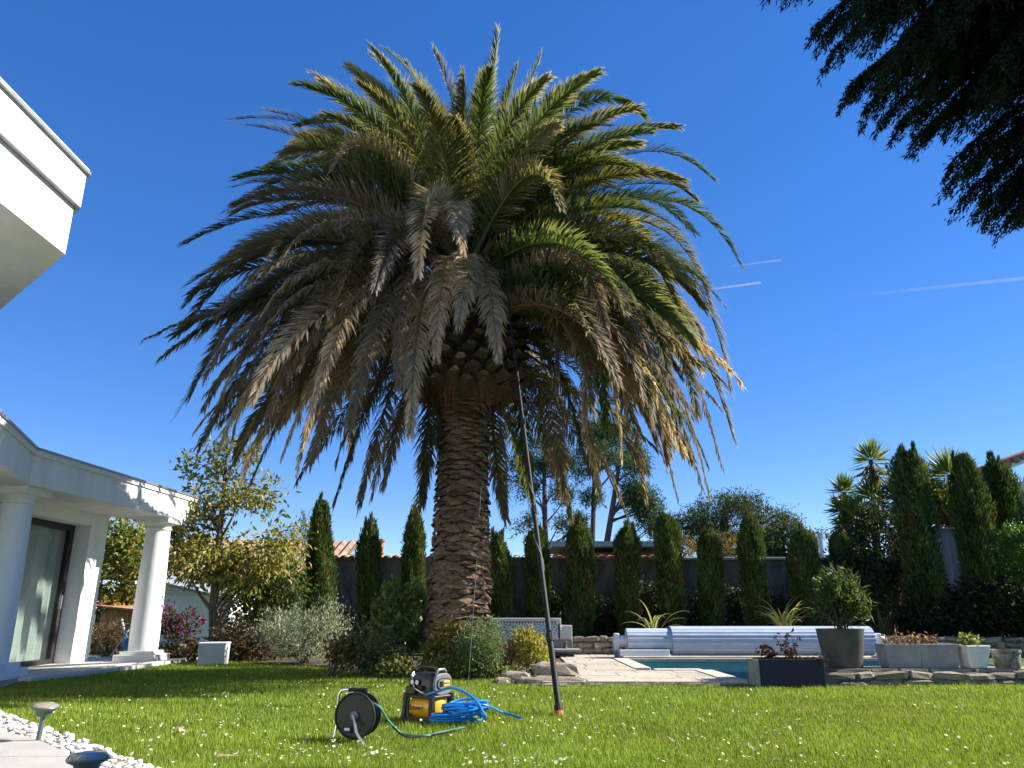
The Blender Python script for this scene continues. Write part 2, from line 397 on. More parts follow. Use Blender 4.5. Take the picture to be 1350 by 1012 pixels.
# terrace beside the house
TER = [(-6.0, 14.9), (-6.05, 12.5), (-6.35, 10.4), (-5.6, 8.3), (-4.7, 6.6), (-4.7, 6.35), (-14, 6.35), (-14, 15.6), (-6.0, 15.6)]
tb = MB(); tb.prism(TER, -.1, .03); terrace = tag(tb.build('terrace', M['joint']), kind='structure')
tmesh = unit_block('terrace_slab', M['terrace'], .015, 0, 0)
X = -6.42
for i in range(4):
    Y = 8.0 if i > 1 else 10.9
    while Y < 15.5:
        L = .98; b = min(Y + L, 15.55)
        if b - Y > .1: place('terrace_slab', tmesh, terrace, (X - .32, (Y + b) / 2, .042), (.63, b - Y - .02, .036))
        Y += L
    X -= .65
# the pale kerb along the lawn
for (a, b) in (((-6.05, 15.5), (-6.08, 13.9)), ((-6.08, 13.86), (-6.1, 12.4)), ((-6.11, 12.36), (-6.37, 10.6))):
    L = math.hypot(b[0] - a[0], b[1] - a[1])
    place('kerb_stone', tmesh, terrace, ((a[0] + b[0]) / 2, (a[1] + b[1]) / 2, .045), (L, .2, .06), math.atan2(b[1] - a[1], b[0] - a[0]))

# path of concrete slabs with a strip of white pebbles
LE = [G(*p) for p in ((-160, 905), (-60, 926), (0, 941), (60, 962), (110, 982), (152, 999), (202, 1014), (285, 1045), (420, 1100))]
PE = [G(*p) for p in ((-160, 938), (-60, 956), (0, 967), (50, 980), (82, 995), (100, 1014), (130, 1060), (160, 1120))]
pm = MB(); pm.prism([(p.x, p.y) for p in PE] + [(PE[-1].x - 1.2, PE[-1].y - .6), (-9, 2), (-9, PE[0].y)], -.1, .012)
path = tag(pm.build('path', M['joint']), kind='structure')
def clip_half(poly, a, b, c):
    out = []
    for i in range(len(poly)):
        p, q = poly[i], poly[(i + 1) % len(poly)]; dp = a * p[0] + b * p[1] - c; dq = a * q[0] + b * q[1] - c
        if dp <= 0: out.append(p)
        if dp * dq < 0: t = dp / (dp - dq); out.append((p[0] + (q[0] - p[0]) * t, p[1] + (q[1] - p[1]) * t))
    return out
path_poly = [(p.x, p.y) for p in PE] + [(-7, 2.2), (-7, PE[0].y)]
ylines = [2.3, G(0, 1003).y, G(0, 978.5).y, G(0, 960).y, 9]
for i in range(len(ylines) - 1):
    q = clip_half(clip_half(path_poly, 0, -1, -(ylines[i] + .006)), 0, 1, ylines[i + 1] - .006)
    if len(q) > 2:
        m_ = MB(); m_.prism(q, 0, .03); m_.build('path_slab', M['path'], path, bevel=.004)
gs = MB(); gs.prism([(p.x, p.y) for p in LE] + [(p.x, p.y) for p in reversed(PE)], -.1, .004)
gravel = tag(gs.build('gravel_strip', M['joint']), kind='structure')
GRAV = [(p.x, p.y) for p in LE] + [(p.x, p.y) for p in reversed(PE)]
def pebble_mesh(seed):
    bm = bmesh.new(); bmesh.ops.create_icosphere(bm, subdivisions=1, radius=.5); rr = random.Random(seed)
    for v in bm.verts: v.co *= rr.uniform(.82, 1.12)
    for f in bm.faces: f.smooth = True
    me = bpy.data.meshes.new('pebble'); bm.to_mesh(me); bm.free(); me.materials.append(M['pebble']); return me
pbs = [pebble_mesh(i) for i in range(6)]
cand = []
while len(cand) < 2100:
    x, y = random.uniform(-6.5, -1.0), random.uniform(3.2, 8.5)
    if inpoly(np.array([x]), np.array([y]), GRAV)[0]: cand.append((x, y, random.uniform(.028, .060)))
cand.sort(key=lambda c: c[2] / c[1], reverse=True)
inview = [c for c in cand if c[1] > 4.4]; far_ = [c for c in cand if c[1] <= 4.4]
for (x, y, s) in inview[:300]:
    o = place('pebble', random.choice(pbs), gravel, (x, y, s * .28 + random.uniform(0, .02)), (s, s * random.uniform(.7, 1), s * random.uniform(.55, .8)), random.uniform(0, 6))
bmv = MB(); base_v = [v.co.copy() for v in pbs[0].vertices]; base_f = [tuple(p.vertices) for p in pbs[0].polygons]
for (x, y, s) in inview[300:] + far_:
    sc = Vector((s, s * random.uniform(.7, 1), s * .65)); a = random.uniform(0, 6); h = s * .28 + random.uniform(0, .012)
    bmv.add([rotz((v.x * sc.x, v.y * sc.y, v.z * sc.z), a) + Vector((x, y, h)) for v in base_v], base_f)
tag(bmv.build('pebbles', M['pebble'], gravel, smooth=True), kind='stuff')

# flower bed mound round the palm
BED = [G(*p) for p in ((425, 879), (460, 885), (500, 889), (560, 893), (610, 892), (650, 893), (690, 893))]
BED = [(p.x, p.y) for p in BED] + [(.9, 10.9), (.9, 16.0), (-4.2, 16.0), (-4.6, 14.2)]
bd = MB(); bd.prism(BED, -.1, .035); bed = tag(bd.build('flower_bed', M['soil']), kind='structure')
# bed edging: pieces of old timber and stone
edm = unit_block('edging', M['joint'], .12, .03, 2)
pts = [G(*p) for p in ((432, 880), (462, 885.5), (500, 889.5), (560, 893.5), (612, 892.5), (652, 893.5), (686, 894))]
for i in range(len(pts) - 1):
    a, b = pts[i], pts[i + 1]; L = (b - a).length
    place('edging_stone', edm, bed, ((a.x + b.x) / 2, (a.y + b.y) / 2 - .03, .03), (L * .94, .09, .07), math.atan2(b.y - a.y, b.x - a.x))

# raised planting bed behind the pool with its dry-stone front
rbed = MB(); rbed.prism([(.9, 16.55), (16, 16.55), (16, 18.4), (.9, 18.4)], -.05, .36)
tag(rbed.build('planting_bed', M['soil']), kind='structure')
def stone_wall(name, label, x0, x1, yf, z0, z1, depth, rows, vis, seed, smin=.14, smax=.32, base=None):
    rr = random.Random(seed)
    t = thing(name, label, 'stone wall', ((x0 + x1) / 2, yf + depth / 2, z0))
    c = MB(); c.box(((x0 + x1) / 2, yf + depth / 2 + .02, (z0 + z1) / 2 - .01), (x1 - x0, depth, z1 - z0 - .02)); c.build('mortar_core', M['joint'], t)
    h = (z1 - z0) / rows
    for (va, vb) in vis:
        for r_ in range(rows):
            X = va - rr.uniform(0, .1)
            while X < vb:
                wd = rr.uniform(smin, smax); hh = h * rr.uniform(.72, 1.25)
                place('stone', rr.choice(rb), t, (X + wd / 2, yf + rr.uniform(-.02, .04), z0 + (r_ + .5) * h + rr.uniform(-.012, .012)), (wd * 1.04, .16, hh), rr.uniform(-.12, .12), rr.uniform(-.1, .1), rr.uniform(-.12, .12))
                X += wd
    return t
stone_wall('dry_stone_wall', 'low dry stone retaining wall behind the pool cover roller', 1.0, 15, 16.42, -.02, .40, .12, 4, ((1.05, 2.5), (8.0, 11.5)), 5)
stone_wall('stone_edging_wall', 'low rough stone wall carrying the row of flower pots', 4.12, 9.6, 10.25, -.02, .17, .62, 2, ((4.12, 8.3),), 8, .2, .42)
# flat slabs on top of it
cap = unit_block('cap_slab', M['rubble'], .05, .02, 4)
sw = [o for o in COL.objects if o.name.startswith('stone_edging_wall')][0]
X = 4.12
while X < 8.2:
    wd = random.uniform(.35, .6); place('cap_slab', cap, sw, (X + wd / 2, 10.62, .175), (wd - .012, .55 + random.uniform(-.06, .04), .035), random.uniform(-.03, .03)); X += wd

# the garden wall
def wall_thing():
    t = thing('garden_wall', 'long grey rendered garden wall topped with clay tiles', 'wall', (0, 18.6, 0))
    m_ = MB(); m_.box((-.4, 18.62, 1.0), (8.6, .22, 2.2)); m_.build('wall_face', M['wall'], t)
    m_ = MB(); m_.box((7.0, 18.64, .985), (6.2, .22, 2.17)); m_.build('wall_face', M['wall'], t)
    m_ = MB(); m_.box((7.0, 18.62, 2.105), (6.2, .34, .06)); m_.build('flat_coping', M['coping'], t, bevel=.01)
    # half-round tile
    n = 8; vs = []; L = .46
    for (yy, r_, zz) in ((-L / 2, .105, -.03), (L / 2, .085, .03)):
        for k_ in range(n + 1):
            a = math.pi * k_ / n; vs.append((r_ * math.cos(a), yy, zz + r_ * math.sin(a) * .8))
        for k_ in range(n + 1):
            a = math.pi * k_ / n; vs.append(((r_ - .018) * math.cos(a), yy, zz + (r_ - .018) * math.sin(a) * .8))
    q = n + 1; fs = []
    for k_ in range(n):
        fs += [(k_, k_ + 1, 2 * q + k_ + 1, 2 * q + k_), (q + k_ + 1, q + k_, 3 * q + k_, 3 * q + k_ + 1), (k_ + 1, k_, q + k_, q + k_ + 1), (2 * q + k_, 2 * q + k_ + 1, 3 * q + k_ + 1, 3 * q + k_)]
    tm = bpy.data.meshes.new('coping_tile'); tm.from_pydata(vs, [], fs); tm.materials.append(M['tile'])
    tm.polygons.foreach_set('use_smooth', [True] * len(tm.polygons))
    X = -4.6
    while X < 3.8:
        place('coping_tile', tm, t, (X, 18.6, 2.115 + random.uniform(-.01, .01)), (1, 1, 1), random.uniform(-.04, .04)); X += .205
    m_ = MB(); m_.box((-.4, 18.6, 2.108), (8.6, .36, .05)); m_.build('tile_bed', M['joint'], t)
wall_thing()
t = thing('white_wall', 'weathered white wall panel between two tall cypresses', 'wall', (10.4, 18.9, 0))
m_ = MB(); m_.box((10.9, 18.9, 1.4), (3.4, .2, 2.8)); m_.build('wall_face', M['wall_pale'], t)
m_ = MB(); m_.box((10.9, 18.9, 2.83), (3.5, .3, .05)); m_.build('coping', M['trough'], t, bevel=.01)

# bare creeper stems on the wall
cr = MB(); rr = random.Random(3)
for i in range(150):
    x = rr.uniform(-4.2, 6.5); z = rr.uniform(.2, .6); pts = []; dx = rr.uniform(-.08, .08)
    for k_ in range(rr.randint(7, 16)):
        pts.append((x, 18.485 - rr.uniform(0, .03), min(z, 2.0))); dx = dx * .85 + rr.uniform(-.035, .035); x += dx; z += rr.uniform(.04, .16)
        if z > 2.02: dx *= 2.; z -= .1
    cr.tube(pts, [.011 * (1 - .7 * k_ / len(pts)) for k_ in range(len(pts))], 4, False)
tag(cr.build('bare_creeper', M['vine'], base=(1, 18.49, .3)), 'leafless dark creeper stems climbing the grey garden wall', 'creeper')
# ================================================================ THE WHITE HOUSE
house = thing('white_house', 'white rendered house with columned porch and overhanging upper storey', 'house', (-8, 10, 0))
up = [(-4.95, -3), (-4.95, 7.64), (-8.4, 10.8), (-13, 10.8), (-13, -3)]
def offset_poly(poly, d):
    n = len(poly); out = []
    for i in range(n):
        p0, p1, p2 = Vector(poly[i - 1][:2]), Vector(poly[i][:2]), Vector(poly[(i + 1) % n][:2])
        a = (p1 - p0).normalized(); b = (p2 - p1).normalized(); na = Vector((a.y, -a.x)); nb = Vector((b.y, -b.x))
        s_ = (na + nb); s_ = s_ / max(1e-6, s_.dot(na)); q = p1 + s_ * d; out.append((q.x, q.y))
    return out
m_ = MB(); m_.prism(up, 4.68, 5.28); us = m_.build('upper_storey', M['white'], house)
m_ = MB(); m_.prism(offset_poly(up, .06), 5.28, 5.70); m_.build('parapet_band', M['white'], us)
m_ = MB(); m_.prism(offset_poly(up, .062), 5.268, 5.28); m_.build('drip_edge', M['metal_edge'], us)
m_ = MB(); m_.prism(offset_poly(up, .10), 5.70, 5.735); m_.build('roof_edge', M['metal_edge'], us)
m_ = MB(); m_.prism(offset_poly(up, .08), 5.735, 5.765); m_.build('roof_edge', M['white2'], us)
m_ = MB(); m_.prism([(-6.9, -3), (-6.9, 5.9), (-9.0, 8.9), (-13, 8.9), (-13, -3)], 0, 4.68); m_.build('main_wall', M['white'], house)
# porch roof: slab, fascia, trim, dark edge
pr = [(-4.6, 5.8), (-5.87, 8.4), (-6.6, 10.3), (-6.27, 15.2), (-6.95, 15.2), (-7.32, 14.1), (-12, 14.1), (-12, 5.8)]
pr = list(reversed(pr)); a_ = sum(pr[i][0] * pr[(i + 1) % 8][1] - pr[(i + 1) % 8][0] * pr[i][1] for i in range(8))
if a_ < 0: pr.reverse()
m_ = MB(); m_.prism(pr, 2.57, 2.97); po = m_.build('porch_roof', M['white'], house)
m_ = MB(); m_.prism(offset_poly(pr, .03), 2.97, 3.045); m_.build('fascia_trim', M['white2'], po)
m_ = MB(); m_.prism(offset_poly(pr, .05), 3.045, 3.075); m_.build('roof_edge', M['metal_edge'], po)
# wall of the room with the door opening
WX = -7.42
m_ = MB()
m_.box((WX - .2, 13.82, 1.31), (.4, .56, 2.52)); m_.build('wall', M['white'], house)
m_ = MB(); m_.box((WX - .2, 11.9, 2.46), (.4, 3.28, .22)); m_.build('wall', M['white'], house)
m_ = MB(); m_.box((WX - .2, 9.2, 1.31), (.4, 2.0, 2.52)); m_.build('wall', M['white'], house)
m_ = MB(); m_.box((-9.6, 14.0, 1.31), (3.9, .18, 2.52)); m_.build('wall', M['white'], house)
m_ = MB(); m_.box((-9.6, 11.9, .02), (3.9, 4.0, .04)); m_.build('room_floor', M['wood'], house)
m_ = MB(); m_.box((-11.6, 11.9, 1.31), (.15, 4.0, 2.5)); m_.build('wall', M['white'], house)
# sliding glass door in the reveal
dx = WX - .32
m_ = MB()
for y_ in (13.48, 11.9, 10.32): m_.box((dx, y_, 1.19), (.09, .11, 2.30))
m_.box((dx, 11.9, 2.295), (.085, 3.05, .10)); m_.box((dx, 11.9, .09), (.085, 3.05, .10))
door = m_.build('glass_door', M['shutter'], house, bevel=.006)
for (ya, yb) in ((11.955, 13.425), (10.375, 11.845)):
    m_ = MB(); m_.box((dx, (ya + yb) / 2, 1.19), (.012, yb - ya, 2.1)); m_.build('pane', M['glass'], door)
m_ = MB(); m_.box((dx + .07, 13.40, 1.05), (.05, .03, .22)); m_.build('handle', M['metal_edge'], door, bevel=.006)
m_ = MB(); n = 60
vs = []; fs = []
for i in range(n + 1):
    y_ = 10.2 + 3.3 * i / n; x_ = dx - .10 + .035 * math.sin(i * 1.7)
    vs += [(x_, y_, .06), (x_, y_, 2.4)]
for i in range(n): fs.append((2 * i, 2 * i + 2, 2 * i + 3, 2 * i + 1))
m_.add(vs, fs); m_.build('curtain', M['curtain'], door, smooth=True)
# columns
def column(cx, cy, zt=2.57):
    b = MB(); b.box((cx, cy, .10), (.70, .70, .14)); b.box((cx, cy, .20), (.56, .56, .06))
    col_ = MB()
    prof = [(.245, .23), (.250, .5), (.244, 1.0), (.232, 1.6), (.216, 2.1), (.207, zt - .22)]
    col_.lathe(prof, 32, (cx, cy, 0))
    c = col_.build('column', M['white2'], house, smooth=True)
    b.build('column_base', M['white2'], c, bevel=.008)
    cp = MB(); cp.lathe([(.21, zt - .23), (.232, zt - .215), (.232, zt - .19), (.212, zt - .185), (.222, zt - .15), (.27, zt - .115), (.27, zt - .10)], 32, (cx, cy, 0))
    cp.build('capital', M['white2'], c, smooth=True)
    ab = MB(); ab.box((cx, cy, zt - .05), (.60, .60, .10)); ab.build('abacus', M['white2'], c, bevel=.006)
column(-6.60, 14.35); column(-7.0, 10.75)

# ================================================================ NEIGHBOURING HOUSES (left, behind)
def tiled_roof(c, sx, sy, rise, rz, parent, mt, pitch=.32, name='roof'):
    """mono-pitch sheet of rounded tiles, ridge at +y"""
    n = int(sx / pitch * 4); vs = []; fs = []
    for j, (y_, z_) in enumerate(((-sy / 2, 0), (sy / 2, rise))):
        for i in range(n + 1):
            x_ = -sx / 2 + sx * i / n; vs.append(Vector(c) + rotz((x_, y_, z_ + .05 * math.sin(i * math.pi / 2)), rz))
    for i in range(n): fs.append((i, i + 1, n + 2 + i, n + 1 + i))
    # underside
    k_ = len(vs)
    for (x_, y_, z_) in ((-sx / 2, -sy / 2, -.12), (sx / 2, -sy / 2, -.12), (sx / 2, sy / 2, rise - .12), (-sx / 2, sy / 2, rise - .12)):
        vs.append(Vector(c) + rotz((x_, y_, z_), rz))
    fs.append((k_ + 3, k_ + 2, k_ + 1, k_))
    m_ = MB(); m_.add(vs, fs); return m_.build(name, mt, parent)
nh = thing('neighbour_house', 'neighbour white house with faded clay roof behind the yellow-leaved tree', 'house', (-9.5, 27, 0))
m_ = MB(); m_.box((-9.9, 28.5, .75), (7.0, 4.0, 1.9)); m_.build('wall', M['cream'], nh)
tiled_roof((-9.9, 27.6, 2.0), 8.0, 4.2, 1.5, 0, nh, M['roof'])
m_ = MB(); m_.box((-8.2, 26.47, .9), (1.1, .06, .9)); m_.build('window', M['shutter'], nh)
nh2 = thing('white_annex', 'low white annex with grey-blue roof slope beyond the garden', 'house', (-8.6, 21, 0))
m_ = MB(); m_.box((-9.2, 22.0, .55), (3.4, 2.0, 1.5)); m_.build('wall', M['white'], nh2)
m_ = MB(); m_.add([(-11.0, 20.8, 1.95), (-7.4, 20.8, 1.15), (-7.4, 23.2, 1.25), (-11.0, 23.2, 2.05), (-11.0, 20.8, 2.03), (-7.4, 20.8, 1.23), (-7.4, 23.2, 1.33), (-11.0, 23.2, 2.13)], [(3, 2, 1, 0), (4, 5, 6, 7), (0, 1, 5, 4), (1, 2, 6, 5), (2, 3, 7, 6), (3, 0, 4, 7)])
m_.build('roof', M['slate'], nh2)
m_ = MB(); m_.box((-6.6, 21.6, .35), (2.8, .25, .95)); lw = m_.build('garden_wall', M['white'], base=(-6.6, 21.6, 0)); tag(lw, 'low white boundary wall behind the bougainvillea', 'wall')
nh3 = thing('tiled_house', 'house with clay tiled roof beyond the end of the garden wall', 'house', (-11, 30, 0))
m_ = MB(); m_.box((-11.1, 32.4, 1.0), (5.8, 3.0, 2.6)); m_.build('wall', M['cream'], nh3)
tiled_roof((-11.1, 31.2, 2.35), 6.4, 4.0, 1.5, 0, nh3, M['roof'])
nh4 = thing('chimney_house', 'clay roof ridge with slim terracotta chimney behind the garden wall', 'house', (-4.2, 26, 0))
m_ = MB(); m_.box((-4.6, 27.4, 1.0), (4.0, 2.0, 2.5)); m_.build('wall', M['cream'], nh4)
rf = tiled_roof((-4.6, 26.9, 2.1), 4.4, 3.0, .42, 0, nh4, M['roof'])
cpos = P(502, 722, 26.9); m_ = MB(); m_.tube([(cpos.x, 26.9, 2.4), (cpos.x, 26.9, P(502, 713, 26.9).z)], .11, 10); m_.tube([(cpos.x, 26.9, P(502, 713, 26.9).z), (cpos.x, 26.9, P(502, 710, 26.9).z)], .16, 10); m_.build('chimney', M['tile'], rf)
# garden shed seen between house and column
sh = thing('garden_shed', 'small honey wood shed with red tin roof beyond the porch', 'shed', tuple(G(150, 850)))
q = P(150, 830, 17.5); shx = q.x
for i in range(9):
    m_ = MB(); m_.box((shx - .28 + i * .088, 17.5, .48), (.08, .04, .92)); m_.build('plank', M['wood'], sh)
m_ = MB(); m_.box((shx - .02, 17.95, .46), (.9, .8, .88)); m_.build('body', M['shutter'], sh)
m_ = MB(); m_.add([(shx - .65, 17.25, 1.02), (shx + .6, 17.25, .9), (shx + .6, 18.5, 1.0), (shx - .65, 18.5, 1.12), (shx - .65, 17.25, 1.06), (shx + .6, 17.25, .94), (shx + .6, 18.5, 1.04), (shx - .65, 18.5, 1.16)], [(3, 2, 1, 0), (4, 5, 6, 7), (0, 1, 5, 4), (1, 2, 6, 5), (2, 3, 7, 6), (3, 0, 4, 7)]); m_.build('roof', M['tile'], sh)
# building with flat roof behind the wall, right houses
fb = thing('flat_roof_building', 'dark red building with pale flat roof edge under the pines', 'building', (3.6, 33, 0))
a, b = P(735, 735, 33), P(880, 735, 33)
m_ = MB(); m_.box(((a.x + b.x) / 2, 35, 1.5), (b.x - a.x, 4, 3.6)); m_.build('wall', M['maroon'], fb)
m_ = MB(); m_.box(((a.x + b.x) / 2, 34.9, P(800, 717, 33).z), (b.x - a.x + .5, 4.6, .22)); m_.build('roof_edge', M['slate'], fb)
for i in range(4):
    m_ = MB(); m_.box((a.x + .8 + i * 1.2, 32.97, 2.75), (.7, .06, .5)); f_ = m_.build('window', M['shutter'], fb)
rh = thing('distant_house', 'distant clay-roofed house with shiny steel flue behind the oleander', 'house', (12, 30, 0))
a, b = P(1060, 745, 30), P(1160, 745, 30)
m_ = MB(); m_.box(((a.x + b.x) / 2, 32.0, 1.2), (b.x - a.x, 3, 2.6)); m_.build('wall', M['cream'], rh)
rf = tiled_roof(((a.x + b.x) / 2, 31.0, 2.3), b.x - a.x + .5, 3.0, .9, 0, rh, M['roof'])
f_ = P(1084, 735, 31); m_ = MB(); m_.tube([(f_.x, 31, 2.5), (f_.x, 31, P(1084, 708, 31).z)], .13, 12); m_.tube([(f_.x, 31, P(1084, 708, 31).z), (f_.x, 31, P(1084, 703, 31).z)], .2, 12); m_.build('flue', M['steel'], rf)
th = thing('tall_house', 'white gabled house with clay tiled eaves rising over the hedge', 'house', (17, 24, 0))
q = P(1336, 614, 24)
m_ = MB(); m_.box((q.x + 3.3, 24.9, q.z / 2 - .3), (6, 1.6, q.z - .3)); m_.build('wall', M['white'], th)
m_ = MB(); m_.add([(q.x - .3, 23.8, q.z - .12), (q.x + 3.4, 23.8, q.z + 1.15), (q.x + 3.4, 25.9, q.z + 1.15), (q.x - .3, 25.9, q.z - .12), (q.x - .3, 23.8, q.z + .03), (q.x + 3.4, 23.8, q.z + 1.3), (q.x + 3.4, 25.9, q.z + 1.3), (q.x - .3, 25.9, q.z + .03)], [(3, 2, 1, 0), (4, 5, 6, 7), (0, 1, 5, 4), (1, 2, 6, 5), (2, 3, 7, 6), (3, 0, 4, 7)]); rf = m_.build('roof', M['white2'], th)
for i in range(13):
    f = i / 13; cx = q.x - .3 + 3.7 * f; cz = q.z + .09 + 1.27 * f
    m_ = MB(); m_.tube([(cx, 23.75, cz), (cx, 25.9, cz)], .13, 8); m_.build('roof_tile', M['tile'], rf, smooth=True)
# ================================================================ THE PALM
PX, PY = -0.79, 12.0
KP = PY / 13.0
def zk(z): return CAM_H + (z - CAM_H) * KP
palm = thing('palm_tree', 'huge date palm with browning drooping crown and scaly trunk', 'palm tree', (PX, PY, 0))
ZN, ZH = zk(4.45), zk(7.5)                                    # neck, heart
def trunk_r(z): return KP * (.425 + .24 * math.exp(-z / .45) + .035 * math.exp(-((z - 1.6) / .9) ** 2) + .03 * max(0, (z - 3.3)))
m_ = MB(); m_.lathe([(trunk_r(z) - .045, z) for z in np.linspace(0, ZN + .2, 26)], 28, (PX, PY, 0)); trunk = m_.build('trunk', M['palmcore'], palm, smooth=True)
# leaf scars: overlapping lens-shaped lips
def scar_mesh(seed):
    rr = random.Random(seed); W, H, D = .19, .055, .065
    pts = [(-W, 0, 0), (-W * .55, -D * .75, -H * .55), (0, -D * rr.uniform(.85, 1.15), -H * .8), (W * .55, -D * .75, -H * .55), (W, 0, 0),
           (W * .5, -D * .35, H * .75), (0, -D * .4, H * rr.uniform(.9, 1.15)), (-W * .5, -D * .35, H * .75), (0, -D * rr.uniform(.9, 1.3), H * .05)]
    pts = [(x + rr.uniform(-.012, .012), y + rr.uniform(-.01, .01), z + rr.uniform(-.01, .01)) for x, y, z in pts]
    fs = [(0, 1, 8), (1, 2, 8), (2, 3, 8), (3, 4, 8), (4, 5, 8), (5, 6, 8), (6, 7, 8), (7, 0, 8)]
    me = bpy.data.meshes.new('leaf_scar'); me.from_pydata(pts, [], fs); me.materials.append(M['palmbark']); return me
scars = [scar_mesh(i) for i in range(10)]
z = .06; row = 0; spots = []
while z < ZN + .05:
    r_ = trunk_r(z); n = 9
    for i in range(n):
        a = 2 * math.pi * (i + .5 * (row % 2)) / n + random.uniform(-.06, .06)
        spots.append((a, z + random.uniform(-.012, .012), r_))
    z += .070 + random.uniform(-.008, .008); row += 1
front = [s_ for s_ in spots if math.sin(s_[0]) < .35 and True]
front.sort(key=lambda s_: math.sin(s_[0])); fset = set(front[:300]); rest = MB()
for s_ in spots:
    a, z, r_ = s_; k_ = 2 * math.pi * r_ / 9 / .36 * 1.12
    loc = Vector((PX + (r_ - .035) * math.cos(a), PY + (r_ - .035) * math.sin(a), z)); rz = a + math.pi / 2
    if s_ in fset:
        o = place('leaf_scar', random.choice(scars), trunk, loc, (k_ * random.uniform(.85, 1.1), random.uniform(.7, 1.6), random.uniform(.65, 1.15)), rz + random.uniform(-.12, .12), random.uniform(-.15, .15), random.uniform(-.1, .1))
    else:
        me = scars[0]; rest.add([rotz((v.co.x * k_, v.co.y, v.co.z), rz) + loc for v in me.vertices], [tuple(p.vertices) for p in me.polygons])
tag(rest.build('leaf_scars', M['palmbark'], trunk), kind='stuff')
# pineapple of cut frond bases
m_ = MB(); prof = [(r_ * KP, ZN + z_ * KP) for r_, z_ in ((.40, -.05), (.74, .05), (.90, .28), (.95, .9), (.88, 1.5), (.76, 2.1), (.55, 2.6), (.3, 3.05), (.05, 3.25))]
m_.lathe(prof, 28, (PX, PY, 0)); crown = m_.build('crown', M['palmcore'], palm, smooth=True)
def pine_r(z):
    for (r0, z0), (r1, z1) in zip(prof[:-1], prof[1:]):
        if z0 <= z <= z1: return r0 + (r1 - r0) * (z - z0) / (z1 - z0)
    return .3
def boot_mesh(seed):
    rr = random.Random(seed); W, H, L = .17, .10, .24
    a = [(-W, .06, 0), (-W * .4, .06, -H), (W * .4, .06, -H), (W, .06, 0), (W * .4, .06, H * .8), (-W * .4, .06, H * .8)]
    b = [(-W * .8, -L * .7, .06), (-W * .3, -L, -H * .35 + .03), (W * .3, -L, -H * .35 + .03), (W * .8, -L * .7, .06), (W * .3, -L * .55, H * .75 + .08), (-W * .3, -L * .55, H * .75 + .08)]
    a = [Vector(p) for p in a]; b = [Vector(p) + Vector((rr.uniform(-.02, .02), rr.uniform(-.03, .03), rr.uniform(-.015, .015))) for p in b]
    c = [(b[i] * .72 + sum(b, Vector()) / 6 * .28) + Vector((0, .012, 0)) for i in range(6)]
    vs = a + b + c; fs = [(i, (i + 1) % 6, 6 + (i + 1) % 6, 6 + i) for i in range(6)] + [(6 + i, 6 + (i + 1) % 6, 12 + (i + 1) % 6, 12 + i) for i in range(6)] + [tuple(range(12, 18))]
    me = bpy.data.meshes.new('frond_base'); me.from_pydata([tuple(v) for v in vs], [], fs); me.materials.append(M['bootside']); me.materials.append(M['bootcut'])
    for i, p in enumerate(me.polygons): p.material_index = 1 if i >= 12 else 0
    return me
boots = [boot_mesh(i) for i in range(8)]
NB = 190
for i in range(NB):
    f = (i + .5) / NB; z = ZN + .06 + 1.85 * f; a = i * 2.39996; r_ = pine_r(z)
    sc = .92 - .15 * f
    place('frond_base', random.choice(boots), crown, (PX + (r_ - .03) * math.cos(a), PY + (r_ - .03) * math.sin(a), z), (sc, random.uniform(.8, 1.5), sc), a + math.pi / 2 + random.uniform(-.1, .1), random.uniform(-.15, .15), random.uniform(-.12, .12))
# hanging fibres
fb_ = MB(); rr = random.Random(4)
for i in range(60):
    a = rr.choice((rr.uniform(-2.2, -1.7), rr.uniform(0, 6.28))); r_ = .53; z = ZN + .35 + rr.uniform(-.1, .25)
    x, y = PX + (r_ + .15) * math.cos(a), PY + (r_ + .15) * math.sin(a)
    fb_.tube([(x, y, z), (x + rr.uniform(-.04, .04), y - .02, z - rr.uniform(.15, .35)), (x + rr.uniform(-.06, .06), y, z - rr.uniform(.4, .75))], [.012, .01, .004], 4, False)
fb_.build('hanging_fibre', mat('red_fibre', (.17, .075, .04), .95, .4, 14), crown)['kind'] = 'stuff'

